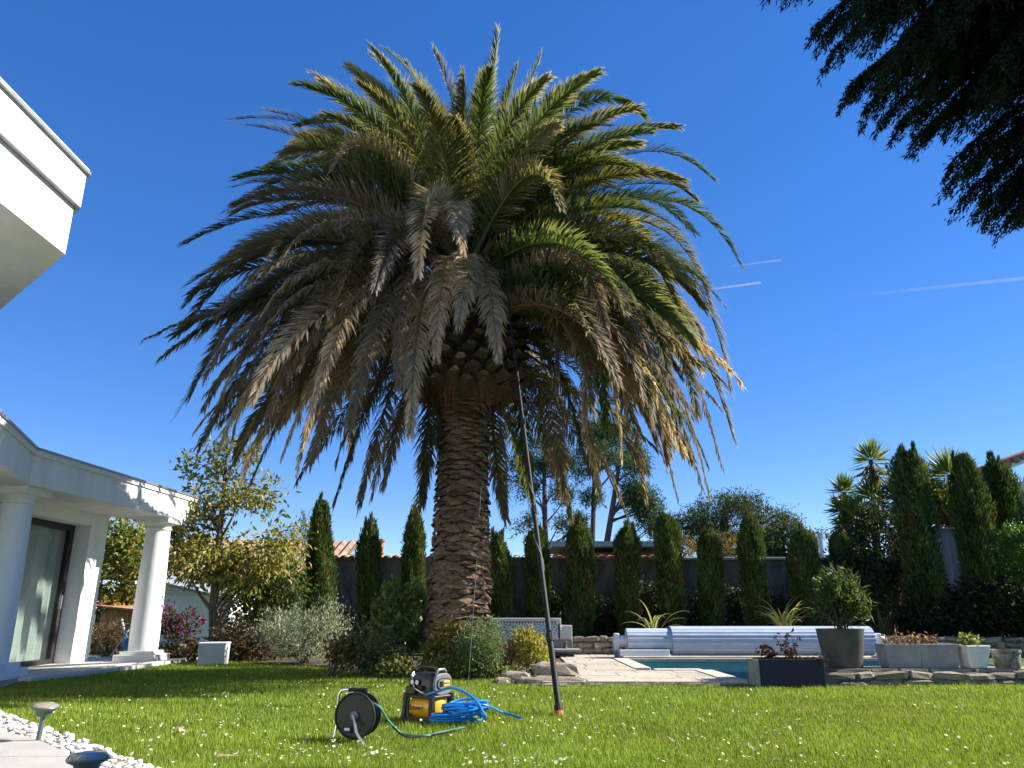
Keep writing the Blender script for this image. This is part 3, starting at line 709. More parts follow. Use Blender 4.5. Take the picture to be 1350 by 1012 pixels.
GREEN = [(.075, .118, .030), (.095, .132, .036), (.060, .100, .028)]
OLIVE = [(.11, .12, .036), (.095, .105, .036), (.13, .13, .05)]
YELL = [(.15, .145, .030), (.11, .12, .030), (.20, .165, .03)]
BROWN = [(.205, .165, .125), (.17, .138, .105), (.25, .20, .15)]
TAN = [(.46, .37, .27), (.38, .30, .215), (.52, .43, .32)]
DARK = [(.105, .095, .06), (.13, .11, .075), (.085, .085, .046)]
PAL = dict(g=GREEN, o=OLIVE, y=YELL, b=BROWN, t=TAN, d=DARK)
def frond(pts, kind='g', L=.52, burn=.3, n=95, dead=False, roll=0.0, wd=.027, rmax=.030):
    pts = np.array([tuple(p) for p in pts], float)
    seg = np.linalg.norm(np.diff(pts, axis=0), axis=1); cum = np.concatenate([[0], np.cumsum(seg)]); tot = cum[-1]; cum /= tot
    def at(s): return np.stack([np.interp(s, cum, pts[:, i]) for i in range(3)], 1)
    hor = pts[-1] - pts[0]; hor[2] = 0
    if np.linalg.norm(hor) < .4: hor = np.array([rng.normal(), rng.normal(), 0.])
    hor /= np.linalg.norm(hor); side = np.array([-hor[1], hor[0], 0.])
    s = np.linspace(.10, .995, n); s = np.clip(np.sort(s + rng.normal(size=n) * .009), 0.1, 1)
    pos = at(s); T = nrm(at(np.minimum(s + .02, 1)) - at(s - .02)); Sd = nrm(side - T * (T @ side)[:, None]); N = np.cross(T, Sd)
    rl_ = roll + rng.normal() * .5 * s; cr_, sr_ = np.cos(rl_)[:, None], np.sin(rl_)[:, None]; Sd, N = Sd * cr_ + N * sr_, N * cr_ - Sd * sr_
    VV = []; FF4 = []; FF3 = []; TT = []; base = 0; cols = PAL[kind]
    for sg in (1, -1):
        al = np.interp(s, [0, .5, 1], [R(62), R(46), R(16)]) + rng.normal(size=n) * .07
        be = (R(38) if not dead else R(-4)) + rng.choice([R(24), 0, R(-30)], n) * (1 - s * .5) + rng.normal(size=n) * .09
        d0 = T * np.cos(al)[:, None] + (Sd * (sg * np.cos(be))[:, None] + N * np.sin(be)[:, None]) * np.sin(al)[:, None]
        gdrop = (.9 if dead else .28) * rng.uniform(.5, 1.4, n); d1 = nrm(d0 + np.stack([0 * gdrop, 0 * gdrop, -gdrop], 1) + (rng.normal(size=(n, 3)) * (.14 if dead else .04)))
        ln = L * np.interp(s, [0, .16, .35, .6, 1], [.35, .85, 1., .95, .45]) * rng.uniform(.85, 1.1, n)
        ln = np.where(rng.uniform(0, 1, n) < (.12 if dead else .05), ln * rng.uniform(.15, .5, n), ln)
        if dead: ln *= rng.uniform(.6, 1.1, n)
        W = nrm(np.cross(d0, N)); hw = (wd / 2 * rng.uniform(.8, 1.15, n))[:, None]
        if dead: W = nrm(W + rng.normal(size=(n, 3)) * .5)
        b = pos; m1 = b + d0 * (ln * .5)[:, None]; tp = m1 + d1 * (ln * .5)[:, None]
        V = np.stack([b - W * hw * .6, b + W * hw * .6, m1 + W * hw, m1 - W * hw, tp], 1)
        i = np.arange(n) * 5 + base
        FF4.append(np.stack([i, i + 1, i + 2, i + 3], 1)); FF3.append(np.stack([i + 3, i + 2, i + 4], 1)); base += 5 * n
        c0 = tints(n, cols, .22); tipc = tints(n, TAN if not dead else cols, .2)
        bl = (np.clip(rng.uniform(0, 1.2, n) * burn + burn * .8 * np.clip((s - .6) / .4, 0, 1), 0, 1))[:, None]
        cm = c0 * (1 - bl * .25) + tipc * bl * .25; ct = c0 * (1 - bl) + tipc * bl
        TT.append(np.stack([c0, c0, cm, cm, ct], 1).reshape(-1, 3)); VV.append(V.reshape(-1, 3))
    # rachis, wide and channelled at the foot
    sr = np.linspace(0, 1, 16); c = at(sr); T = nrm(at(np.minimum(sr + .02, 1)) - at(np.maximum(sr - .02, 0))); Sd = nrm(side - T * (T @ side)[:, None]); N = np.cross(T, Sd)
    rad = np.interp(sr, [0, .08, .3, 1], [.075, .045, rmax * .8, .005])[:, None]
    ring = np.stack([c + Sd * rad, c + N * rad * .6, c - Sd * rad, c - N * rad * .6], 1)
    VV.append(ring.reshape(-1, 3)); q = []
    for i in range(15):
        for j in range(4): q.append((base + i * 4 + j, base + i * 4 + (j + 1) % 4, base + i * 4 + 4 + (j + 1) % 4, base + i * 4 + 4 + j))
    FF4.append(np.array(q)); rc = np.array({'g': (.17, .19, .06), 'o': (.20, .19, .07), 'y': (.30, .26, .06), 'b': (.24, .17, .09), 't': (.36, .27, .15), 'd': (.15, .13, .06)}[kind])
    TT.append(np.repeat(rc[None] * rng.uniform(.8, 1.2), 64, 0))
    V = np.concatenate(VV) - np.array(org(crown))
    link('frond', npmesh('frond', V, FF4 + FF3, np.concatenate(TT), M['dry' if dead else 'frond']), None, crown)
def quad_curve(p0, pm, p2, n=18):
    p1 = pm * 2 - (p0 + p2) * .5; return [p0 * (1 - t) ** 2 + p1 * 2 * t * (1 - t) + p2 * t * t for t in np.linspace(0, 1, n)]
def foot(tip, z):
    z = zk(z)
    d = Vector((tip.x - PX, tip.y - PY, 0)); d = d.normalized() if d.length > .1 else Vector((0, -1, 0))
    return Vector((PX, PY, z)) + d * (pine_r(z) * .8 if z < ZH else .12)
# fronds measured from the photograph: tip, middle, how far towards (-) or away (+) the tip reaches, colour, burn, dead, height of the foot
FR = [
 ((657, 42), (642, 165), -.6, 'g', .15, 0, 7.5), ((572, 68), (602, 175), -.2, 'o', .8, 0, 7.4), ((508, 66), (575, 160), .6, 'g', .45, 0, 7.4),
 ((489, 72), (560, 168), 1.6, 'o', .9, 0, 7.3), ((458, 89), (545, 178), .8, 'g', .25, 0, 7.3), ((415, 100), (520, 188), -.3, 'o', .9, 0, 7.2), ((424, 108), (512, 202), -1.0, 'o', .9, 0, 7.2),
 ((308, 158), (462, 192), .2, 'o', .6, 0, 7.1), ((398, 165), (505, 190), -.8, 'g', .3, 0, 7.1), ((386, 190), (480, 200), -1.4, 'o', .8, 0, 7.1), ((350, 223), (455, 218), .9, 'd', .3, 0, 7.0),
 ((440, 222), (505, 205), -2.6, 't', .8, 0, 7.1), ((345, 248), (470, 252), -.8, 'd', .3, 0, 6.9), ((368, 262), (460, 245), -1.9, 'o', .9, 0, 6.9), ((245, 321), (415, 285), -.4, 'd', .2, 0, 6.8),
 ((350, 350), (445, 296), -2.4, 't', .6, 0, 6.8), ((238, 440), (395, 312), -.6, 'd', .2, 0, 6.7), ((247, 400), (400, 300), .8, 'd', .2, 0, 6.7), ((437, 425), (505, 305), -3.0, 'b', .5, 0, 6.8),
 ((495, 380), (545, 298), -3.2, 'b', .5, 0, 6.9), ((713, 74), (678, 168), .4, 'g', .7, 0, 7.5), ((682, 88), (655, 185), .9, 'g', .5, 0, 7.5), ((762, 106), (702, 178), -.8, 'o', .8, 0, 7.4),
 ((848, 152), (748, 150), .3, 'g', .2, 0, 7.3), ((800, 125), (722, 165), 1.5, 'g', .3, 0, 7.3), ((890, 168), (775, 205), -.2, 'g', .6, 0, 7.2), ((938, 235), (815, 208), .6, 'g', .15, 0, 7.1), ((915, 262), (795, 236), -.8, 'o', .3, 0, 7.0),
 ((735, 165), (682, 215), -2.4, 'o', .4, 0, 7.3), ((738, 275), (690, 236), -3.0, 'o', .9, 0, 7.1), ((976, 350), (855, 262), .3, 'g', .1, 0, 6.9), ((912, 305), (800, 262), -1.4, 'g', .15, 0, 6.9),
 ((936, 402), (835, 290), -1.0, 'y', .2, 0, 6.8), ((962, 512), (865, 332), .2, 'o', .3, 0, 6.6), ((900, 430), (800, 300), -2.0, 'y', .2, 0, 6.7), ((955, 470), (850, 310), 1.2, 'g', .2, 0, 6.7),
 ((880, 500), (800, 340), -1.8, 'o', .5, 0, 6.5), ((632, 98), (628, 190), 1.2, 'g', .2, 0, 7.5), ((598, 158), (604, 215), -2.2, 'o', .9, 0, 7.4), ((560, 110), (585, 190), 1.6, 'g', .3, 0, 7.4),
 ((553, 362), (572, 262), -3.3, 't', .5, 0, 7.1), ((610, 330), (603, 268), -2.6, 't', .9, 1, 7.0), ((605, 428), (617, 340), -2.4, 't', .8, 1, 6.7), ((657, 472), (640, 360), -2.2, 't', .8, 1, 6.7),
 ((541, 572), (562, 385), -3.0, 't', .7, 1, 6.6), ((525, 505), (545, 350), -2.8, 'b', .7, 1, 6.6), ((575, 470), (588, 345), -2.6, 't', .7, 1, 6.6), ((735, 520), (712, 380), -2.2, 'b', .6, 1, 6.4), ((770, 560), (745, 400), -2.0, 't', .6, 1, 6.3), ((800, 440), (740, 325), -2.6, 'b', .8, 1, 6.6),
 ((230, 550), (395, 378), .2, 'b', .3, 0, 6.2), ((262, 592), (415, 400), -.6, 'b', .4, 1, 6.1), ((252, 520), (400, 350), -1.2, 'b', .3, 0, 6.3), ((305, 615), (440, 420), -1.4, 'b', .4, 1, 6.0), ((330, 636), (450, 440), -.2, 'b', .4, 1, 5.8), ((372, 600), (470, 420), -2.0, 't', .4, 1, 6.0),
 ((408, 612), (490, 440), -2.3, 'b', .5, 1, 5.9), ((443, 655), (515, 470), -1.8, 'd', .4, 1, 5.6), ((474, 664), (530, 480), -1.5, 'b', .5, 1, 5.6), ((300, 520), (430, 355), -2.3, 'b', .4, 0, 6.3), ((350, 560), (460, 380), -2.6, 'b', .5, 1, 6.2),
 ((410, 540), (500, 360), -3.0, 't', .4, 1, 6.2), ((460, 560), (525, 380), -3.2, 'b', .5, 1, 6.2), ((557, 662), (566, 540), -.6, 'd', .4, 1, 5.2), ((505, 640), (545, 500), -1.4, 'b', .4, 1, 5.4),
 ((667, 682), (650, 560), .4, 'b', .5, 1, 5.0), ((700, 640), (680, 520), .6, 'o', .5, 1, 5.3), ((745, 650), (712, 510), 1.0, 'b', .6, 1, 5.3), ((792, 655), (745, 500), .4, 't', .6, 1, 5.5), ((770, 600), (725, 470), -.4, 'o', .6, 1, 5.6),
 ((850, 622), (775, 440), -.8, 'b', .6, 1, 5.8), ((892, 650), (800, 430), -.2, 'b', .6, 1, 5.9), ((936, 655), (830, 415), .3, 'b', .6, 1, 6.0), ((950, 608), (840, 400), -.8, 'b', .6, 1, 6.1), ((966, 575), (850, 380), .6, 'o', .6, 0, 6.3),
 ((820, 600), (770, 410), -1.8, 't', .6, 1, 6.1), ((860, 560), (790, 380), -2.0, 'b', .6, 1, 6.2), ((900, 600), (810, 395), -1.4, 'b', .6, 1, 6.1), ((918, 540), (825, 365), -1.4, 'o', .5, 0, 6.4), ((925, 640), (815, 420), 1.4, 'b', .6, 1, 5.9), ((880, 620), (790, 440), 1.8, 'b', .6, 1, 5.7),
]
for (tp, md, dy, kd, burn, dead, fz) in FR:
    tip = P(tp[0], tp[1], PY + dy); mid = P(md[0], md[1], PY + dy * .52); p0 = foot(tip, fz)
    frond(quad_curve(p0, mid, tip), kd, .50 if not dead else .46, burn, 215, bool(dead), random.uniform(-.6, .6))
def grown(az, el, droop, L, z, kind, burn, dead, n=190, roll=None):
    L *= KP; z = zk(z)
    p = Vector((PX, PY, z)) + Vector((math.cos(az), math.sin(az), 0)) * pine_r(min(z, ZH)) * .8; pts = [p.copy()]; N_ = 18; bend = random.uniform(-.12, .12)
    for i in range(N_):
        f = (i + .5) / N_; e = el - droop * f ** 1.25; a = az + bend * f
        p = p + Vector((math.cos(a) * math.cos(e), math.sin(a) * math.cos(e), math.sin(e))) * (L / N_); pts.append(p.copy())
    frond(pts, kind, .52 if not dead else .44, burn, n, dead, random.uniform(-.3, .3) if roll is None else roll)
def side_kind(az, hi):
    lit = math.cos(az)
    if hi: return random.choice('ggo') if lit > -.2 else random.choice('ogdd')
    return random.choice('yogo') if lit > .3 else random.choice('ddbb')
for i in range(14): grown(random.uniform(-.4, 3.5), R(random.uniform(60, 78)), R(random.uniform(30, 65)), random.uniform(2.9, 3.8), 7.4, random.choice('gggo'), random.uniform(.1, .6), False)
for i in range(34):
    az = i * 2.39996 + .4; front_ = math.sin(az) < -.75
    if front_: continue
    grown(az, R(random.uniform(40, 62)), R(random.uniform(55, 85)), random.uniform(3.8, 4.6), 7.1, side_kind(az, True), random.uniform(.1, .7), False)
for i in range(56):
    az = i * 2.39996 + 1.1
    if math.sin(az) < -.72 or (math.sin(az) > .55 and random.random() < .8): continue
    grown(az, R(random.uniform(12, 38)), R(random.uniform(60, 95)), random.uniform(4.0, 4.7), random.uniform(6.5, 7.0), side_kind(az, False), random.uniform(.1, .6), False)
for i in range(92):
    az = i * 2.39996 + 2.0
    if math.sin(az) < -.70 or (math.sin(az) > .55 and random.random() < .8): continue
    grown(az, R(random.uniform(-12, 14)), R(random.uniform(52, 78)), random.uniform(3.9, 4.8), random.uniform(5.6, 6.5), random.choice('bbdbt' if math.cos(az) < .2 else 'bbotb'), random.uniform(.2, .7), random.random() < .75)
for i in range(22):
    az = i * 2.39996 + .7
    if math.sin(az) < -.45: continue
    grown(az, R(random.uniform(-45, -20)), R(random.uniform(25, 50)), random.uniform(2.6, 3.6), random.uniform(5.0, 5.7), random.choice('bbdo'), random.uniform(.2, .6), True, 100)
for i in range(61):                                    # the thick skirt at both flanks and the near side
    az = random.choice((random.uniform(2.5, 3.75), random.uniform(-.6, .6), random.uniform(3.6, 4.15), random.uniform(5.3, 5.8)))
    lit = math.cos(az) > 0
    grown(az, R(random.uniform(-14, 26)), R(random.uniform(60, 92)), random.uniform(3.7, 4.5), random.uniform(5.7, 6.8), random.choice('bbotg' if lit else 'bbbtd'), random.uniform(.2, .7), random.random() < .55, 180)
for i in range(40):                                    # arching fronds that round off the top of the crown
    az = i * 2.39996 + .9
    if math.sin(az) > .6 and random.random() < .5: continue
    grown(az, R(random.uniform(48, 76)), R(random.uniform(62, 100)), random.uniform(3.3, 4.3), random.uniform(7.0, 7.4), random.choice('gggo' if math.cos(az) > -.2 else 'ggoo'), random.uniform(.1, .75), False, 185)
# ================================================================ TREES AND SHRUBS
CYP = [(.062, .100, .028), (.082, .125, .034), (.046, .078, .023), (.12, .15, .042)]
def cypress(px, ytop, Y, wpx, label, zb=.3, n=5200, spikes=5, taper=.6, round_top=False, group='cypresses along the garden walls', cols=CYP):
    top = P(px, ytop, Y); H = top.z - zb; Rr = wpx * .5 / FPX * Y * 1.0
    t = thing('cypress', label, 'cypress', (top.x, Y, zb), group)
    m_ = MB(); m_.tube([(top.x, Y, zb - .3), (top.x, Y, zb + H * .7)], [.06, .02], 6); m_.build('trunk', M['bark'], t)
    # solid twiggy heart
    wob = [random.uniform(.88, 1.1) for _ in range(7)]
    def prof(f): # radius at height fraction
        return prof0(f) * (wob[int(min(.999, f) * 6)] * (1 - (f * 6) % 1) + wob[min(6, int(min(.999, f) * 6) + 1)] * ((f * 6) % 1))
    def prof0(f):
        if round_top: return Rr * min(1, (.45 + f * 1.6)) * (1 - max(0, f - .80) / .20) ** .5 if f < 1 else 0
        return Rr * min(1., .5 + f * 2.0) * max(0.02, 1 - max(0, f - taper) / (1 - taper)) ** .42
    lean = rng.normal() * .03; h = rng.uniform(0, 1, n) ** .95; th = rng.uniform(0, 6.2832, n); flut = 1 + .14 * np.sin(th * 5 + h * 7 + px) + .08 * np.sin(th * 11 + h * 23)
    rr_ = np.array([prof(x) for x in h]) * flut * rng.uniform(.45, 1.2, n) ** .5
    pos = np.stack([top.x + lean * H * (h - 1) + rr_ * np.cos(th), Y + rr_ * np.sin(th), zb + h * H], 1)
    ax = np.stack([np.cos(th) * .35, np.sin(th) * .35, np.full(n, 1.)], 1) + rng.normal(size=(n, 3)) * .28
    sc = H / 3
    ln = rng.uniform(.07, .16, n); wd = rng.uniform(.014, .030, n); tc_ = tints(n, cols, .35); ph = rng.uniform(0, 6, 3)
    pt_ = np.sin(h * 9 + ph[0]) * np.sin(th * 2 + ph[1]) + .5 * np.sin(h * 23 + th * 3 + ph[2]); tc_ = np.where((pt_ > .95)[:, None], tints(n, [(.13, .10, .045), (.10, .10, .035)], .3), tc_ * (1.15 + .35 * pt_)[:, None]); A = [leaves_arrays(pos, ax, ln, wd, tc_, .2)]
    # leader spikes
    for s_ in range(spikes):
        a = rng.uniform(0, 6.28); r0 = Rr * rng.uniform(0.05, .62) if s_ else 0.; hz = zb + H * (1 - rng.uniform(.05, .22)) if s_ else zb + H * .86
        ht = H * rng.uniform(.12, .24) if s_ else H * .17; ht = min(ht, .5); k = 150; f = rng.uniform(0, 1, k)
        c = np.stack([top.x + r0 * math.cos(a) + 0 * f, Y + r0 * math.sin(a) + 0 * f, hz - .1 + f * ht], 1) + rng.normal(size=(k, 3)) * np.stack([.05 * (1.1 - f)] * 2 + [0 * f], 1)
        A.append(leaves_arrays(c, np.stack([rng.normal(size=k) * .2, rng.normal(size=k) * .2, np.ones(k)], 1), rng.uniform(.1, .2, k), .03, tints(k, cols, .3), .2))
    V = []; F = []; T = []; b = 0
    for v, f, tt in A: V.append(v); F.append(f + b); T.append(tt); b += len(v)
    # core
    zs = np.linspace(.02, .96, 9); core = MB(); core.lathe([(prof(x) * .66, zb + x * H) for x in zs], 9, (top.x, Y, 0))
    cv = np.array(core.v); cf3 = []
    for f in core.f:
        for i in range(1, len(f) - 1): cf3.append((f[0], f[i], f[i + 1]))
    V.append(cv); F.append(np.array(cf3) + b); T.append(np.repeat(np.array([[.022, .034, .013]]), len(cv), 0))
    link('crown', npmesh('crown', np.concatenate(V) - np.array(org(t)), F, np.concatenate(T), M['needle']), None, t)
    return t
CL = [
 (424, 664, 16.9, 40, 'tall feathery cypress next to the white-flowering bush', .05, 6, .35, False), (487, 698, 17.6, 30, 'slim cypress with the terracotta chimney beside its tip', .05, 4, .7, False),
 (547, 678, 17.6, 32, 'cypress with two spiky tips touching the palm trunk', .05, 6, .55, False), (655, 713, 17.6, 34, 'clipped round-topped cypress behind the tiled fountain', .1, 2, .85, True),
 (707, 702, 17.8, 32, 'cypress in front of the straight single pine trunk', .3, 3, .8, False), (763, 694, 17.6, 38, 'broad cypress over the dry stone wall beside the roller end', .3, 4, .75, False),
 (826, 700, 17.6, 32, 'cypress beneath the leaning pine trunk', .3, 4, .75, False), (877, 682, 17.6, 36, 'tall cypress behind the grey-green strap-leaved clump', .3, 5, .72, False),
 (934, 704, 17.7, 32, 'shorter cypress in front of the wide umbrella pine', .3, 4, .78, False), (988, 684, 17.6, 36, 'many-spired cypress overlapping the umbrella pine', .3, 7, .6, False),
 (1058, 702, 17.6, 38, 'cypress rising behind the yellow striped clump', .3, 4, .75, False), (1106, 704, 17.8, 28, 'small dark cypress behind the potted oleander', .3, 4, .75, False),
 (1194, 598, 17.4, 48, 'very tall dark cypress in front of the yuccas', .3, 7, .8, False), (1270, 602, 17.3, 50, 'very tall tapering cypress beside the white wall panel', .3, 3, .55, False),
 (1312, 612, 17.6, 44, 'tall dark cypress between white wall panel and clipped hedge', .3, 5, .8, False)]
for (px, yt, Y, wp, lb, zb, sp, tp, rt) in CL: cypress(px, yt, Y, wp * .84, lb, zb, 17000 if yt < 650 else 12000, sp + 5, min(.90, tp + .12), rt)
# clipped hedge at the far side
def blob_plant(name, label, cat, base, blobs, nclump, per, spread, ln, wd, cols, mt='leaf', stems=5, stem_r=.018, stemmat='bark', core=None, j=.3, group=None, up=0.0, part='foliage'):
    t = thing(name, label, cat, base, group); pos, ax, cc = clumpy(blobs, nclump, per, spread)
    pos[:, 2] = np.maximum(pos[:, 2], .03); ax[:, 2] += up; n = len(pos)
    leafcloud(part, pos, ax, rng.uniform(.7, 1.25, n) * ln, rng.uniform(.8, 1.2, n) * wd, cols, M[mt], t, j)
    m_ = MB(); b = Vector(base)
    for i in range(stems):
        c = Vector(cc[rng.integers(0, len(cc))]); mid = b.lerp(c, .5) + Vector((random.uniform(-.08, .08), random.uniform(-.08, .08), .08)) * (c - b).length
        m_.tube([b + Vector((random.uniform(-.06, .06), random.uniform(-.06, .06), -.03)), mid, c], [stem_r, stem_r * .7, stem_r * .3], 5, False)
    if stems: m_.build('stem', M[stemmat], t)
    return t
hx = P(1345, 640, 17.4); 
blob_plant('hedge', 'dense dark clipped hedge at the end of the planting bed', 'hedge', (13.6, 17.6, .3), [((13.2, 17.6, 1.8), (1.6, .7, 1.9)), ((13.4, 17.6, 3.2), (1.5, .7, 1.0)), ((15.5, 17.6, 2.2), (1.8, .8, 2.2))], 900, 16, .12, .16, .05, CYP, 'needle', 3, .05)
m_ = MB()
# topiary ball
tq = P(1352, 728, 15.4)
blob_plant('topiary_ball', 'round clipped bright green topiary ball beside the stone pots', 'shrub', (tq.x, 15.4, 0.05), [((tq.x, 15.4, tq.z), (.46, .46, .62))], 520, 14, .05, .06, .03, [(.05, .115, .02), (.06, .13, .02)], 'leaf', 3, .03)
# --- broken shrubs that make the dark strip under the tall cypresses
DK = [(.026, .042, .016), (.035, .05, .018), (.04, .055, .022)]
for (px, py, Y, rx, rz, lb) in ((1128, 770, 17.6, .7, .9, 'dark leafy shrub behind the charcoal pot'), (1165, 720, 18.2, .75, 1.15, 'tall glossy shrub under the yucca heads'), (1235, 815, 17.2, .9, .28, 'low dark shrub at the foot of the white wall panel'), (1300, 800, 17.1, 1.0, .5, 'low spreading dark shrub beneath the tall cypresses'), (1345, 800, 16.9, .9, .55, 'low dark shrub below the topiary ball')):
    c = P(px, py, Y)
    blob_plant('dark_shrub', lb, 'shrub', (c.x, Y, .34), [((c.x, Y, c.z), (rx, .5, rz))], 260, 14, .10, .13, .05, DK, 'leaf', 5, .02)
for (px, py, Y, rx, rz, lb) in ((730, 815, 17.9, .5, .55, 'dark ivy-like shrub against the wall beyond the fountain'), (795, 820, 17.9, .55, .5, 'dark shrub against the wall over the dry stone wall'), (850, 800, 18.0, .5, .6, 'dark climbing shrub on the wall behind the strap-leaved clump'), (905, 815, 17.9, .5, .5, 'low dark shrub on the wall behind the roller'), (962, 805, 18.0, .55, .6, 'dark shrub on the wall before the umbrella pine'), (1022, 815, 17.9, .6, .5, 'dark shrub at the wall behind the yellow striped clump')):
    c = P(px, py, Y)
    blob_plant('wall_shrub', lb, 'shrub', (c.x, Y, .34), [((c.x, Y, c.z), (rx, .3, rz))], 150, 12, .09, .09, .045, DK, 'leaf', 6, .015)
# --- yuccas behind the wall
YU = [(.17, .22, .06), (.22, .26, .08), (.13, .18, .05)]
def yucca(label, heads, base, Rl=.62):
    t = thing('yucca', label, 'yucca', base, 'yuccas behind the wall'); b = Vector(base)
    m_ = MB()
    for h in heads: m_.tube([b, b.lerp(Vector(h), .5) + Vector((random.uniform(-.15, .15), 0, -.2)), Vector(h)], [.13, .09, .06], 7)
    m_.build('trunk', M['bark'], t)
    for h in heads:
        n = 130; el = np.concatenate([rng.uniform(-.2, 1.5, n), rng.uniform(-1.4, -.3, 70)]); az = rng.uniform(0, 6.28, n + 70)
        d = np.stack([np.cos(el) * np.cos(az), np.cos(el) * np.sin(az), np.sin(el)], 1); k = n + 70
        pos = np.array(h)[None] + d * .05 + np.stack([np.zeros(k), np.zeros(k), np.where(el < 0, -.3, 0) * rng.uniform(0, 1.4, k)], 1)
        tt = tints(k, YU, .25); tt[n:] = tints(70, [(.20, .14, .06), (.16, .13, .05), (.10, .10, .04)], .3)
        V, F, T = leaves_arrays(pos, d, rng.uniform(.8, 1.1, k) * Rl, .05, tt, .35)
        link('leaf_rosette', npmesh('leaf_rosette', V - np.array(org(t)), [F], T, M['leaf']), None, t)
def hp(l, Y): return [tuple(P(x, y, Y)) for x, y in l]
yucca('slender yucca with the highest leaf head, open to the sky', hp([(1148, 605), (1150, 655), (1132, 680)], 19.8), (P(1150, 800, 19.8).x, 19.8, 0), .58)
yucca('yucca with stacked leaf heads beside the distant clay roof', hp([(1113, 648), (1120, 690), (1112, 672)], 20.2), (P(1125, 800, 20.2).x, 20.2, 0), .5)
yucca('bushy yucca whose heads flank the tallest cypress', hp([(1212, 635), (1222, 655), (1180, 655)], 19.6), (P(1205, 800, 19.6).x, 19.6, 0), .6)
yucca('yucca half hidden by the tapering cypress at the white wall', hp([(1252, 625), (1248, 668), (1255, 690)], 19.5), (P(1252, 800, 19.5).x, 19.5, 0), .8)

# --- trees
def tree(name, label, cat, base, blobs, nclump, per, spread, ln, wd, cols, trunk_pts, trad, mt='leaf', barkm='bark', limbs=14, j=.3, group=None, up=0.):
    t = thing(name, label, cat, base, group); pos, ax, cc = clumpy(blobs, nclump, per, spread); ax[:, 2] += up; n = len(pos)
    leafcloud('crown', pos, ax, rng.uniform(.7, 1.25, n) * ln, rng.uniform(.8, 1.2, n) * wd, cols, M[mt], t, j)
    m_ = MB(); tp = [Vector(p) for p in trunk_pts]; m_.tube(tp, trad, 8)
    for i in range(limbs):
        c = Vector(cc[rng.integers(0, len(cc))])
        # leave the trunk below the clump
        best = min(tp[1:], key=lambda p: (p - c).length + max(0, p.z - c.z) * 2); k = tp.index(best); a = tp[k - 1].lerp(best, random.uniform(.4, 1))
        mid = a.lerp(c, .5) + Vector((random.uniform(-.1, .1), random.uniform(-.1, .1), random.uniform(-.05, .1))) * (c - a).length
        r_ = trad[k] * .55; m_.tube([a, mid, c], [r_, r_ * .6, r_ * .2], 5, False)
    m_.build('trunk', M[barkm], t, smooth=True); return t
YG = [(.34, .28, .06), (.22, .23, .05), (.14, .18, .045), (.38, .28, .05), (.09, .13, .04), (.18, .20, .05)]
Yt = 15.4
def bl(px, py, Y, rx, ry, rz): return (tuple(P(px, py, Y)), (rx, ry, rz))
tree('magnolia_tree', 'small tree with sparse yellowing leaves behind the white box', 'tree', tuple(P(283, 850, Yt)),
     [bl(250, 690, Yt, .75, .7, .35), bl(290, 650, Yt, .5, .5, .5), bl(270, 740, Yt, .8, .8, .4), bl(345, 650, Yt, .5, .5, .35), bl(355, 730, Yt, .65, .7, .4), bl(320, 760, Yt, .55, .6, .35), bl(245, 610, Yt, .2, .2, .2), bl(300, 600, Yt, .6, .4, .3), bl(375, 715, Yt, .35, .4, .4)],
     380, 15, .12, .14, .055, YG, [P(282, 856, Yt), P(281, 800, Yt), P(286, 740, Yt), P(292, 680, Yt), P(297, 620, Yt), P(300, 585, Yt)], [.10, .085, .075, .055, .035, .015], limbs=34, up=-.5)
LG = [(.15, .20, .035), (.09, .14, .025), (.32, .29, .06), (.06, .10, .022), (.38, .29, .06)]
tree('citrus_tree', 'dense glossy tree with yellow and green leaves between house and column', 'tree', tuple(P(168, 840, 18)),
     [bl(165, 700, 18, .55, .7, .6), bl(160, 760, 18, .75, .8, .7), bl(175, 730, 18, .6, .7, .6), bl(150, 790, 18, .5, .6, .3)], 230, 16, .11, .12, .075, LG, [P(168, 855, 18), P(168, 800, 18), P(166, 740, 18), P(165, 700, 18)], [.09, .08, .06, .03], limbs=16)
PN = [(.050, .085, .030), (.070, .11, .040), (.036, .062, .025), (.10, .13, .05)]
def pine(label, base, pts, blobs, n, rad, ln=.42):
    return tree('pine_tree', label, 'pine tree', base, blobs, n * 2, 60, .22, ln * .6, .05, PN, pts, [r_ * .62 for r_ in rad], 'needle', 'pinebark', limbs=18, group='pines beyond the garden wall')
Yp = 40
pine('straight-trunked pine with open crown beyond the wall', tuple(P(718, 790, Yp)), [P(722, 790, Yp), P(719, 720, Yp), P(718, 660, Yp), P(717, 610, Yp), P(716, 585, Yp)],
     [bl(690, 640, Yp, .9, 1, .45), bl(735, 610, Yp, 1.2, 1, .5), bl(700, 610, Yp, 1.1, 1, .5), bl(755, 690, Yp, .8, .8, .4), bl(690, 690, Yp, .5, .6, .45), bl(740, 650, Yp, .7, .8, .3), bl(725, 585, Yp, 1.2, 1, .4)], 75, [.28, .24, .2, .14, .06])
Yp = 42
pine('upright pine close beside the leaning pine', tuple(P(782, 790, Yp)), [P(781, 790, Yp), P(781, 720, Yp), P(783, 650, Yp), P(788, 590, Yp), P(800, 560, Yp)],
     [bl(800, 570, Yp, 1.6, 1.2, .6), bl(770, 620, Yp, .8, .8, .4), bl(830, 600, Yp, .9, .9, .4), bl(778, 655, Yp, .5, .5, .3)], 60, [.27, .23, .2, .15, .06])
Yp = 39
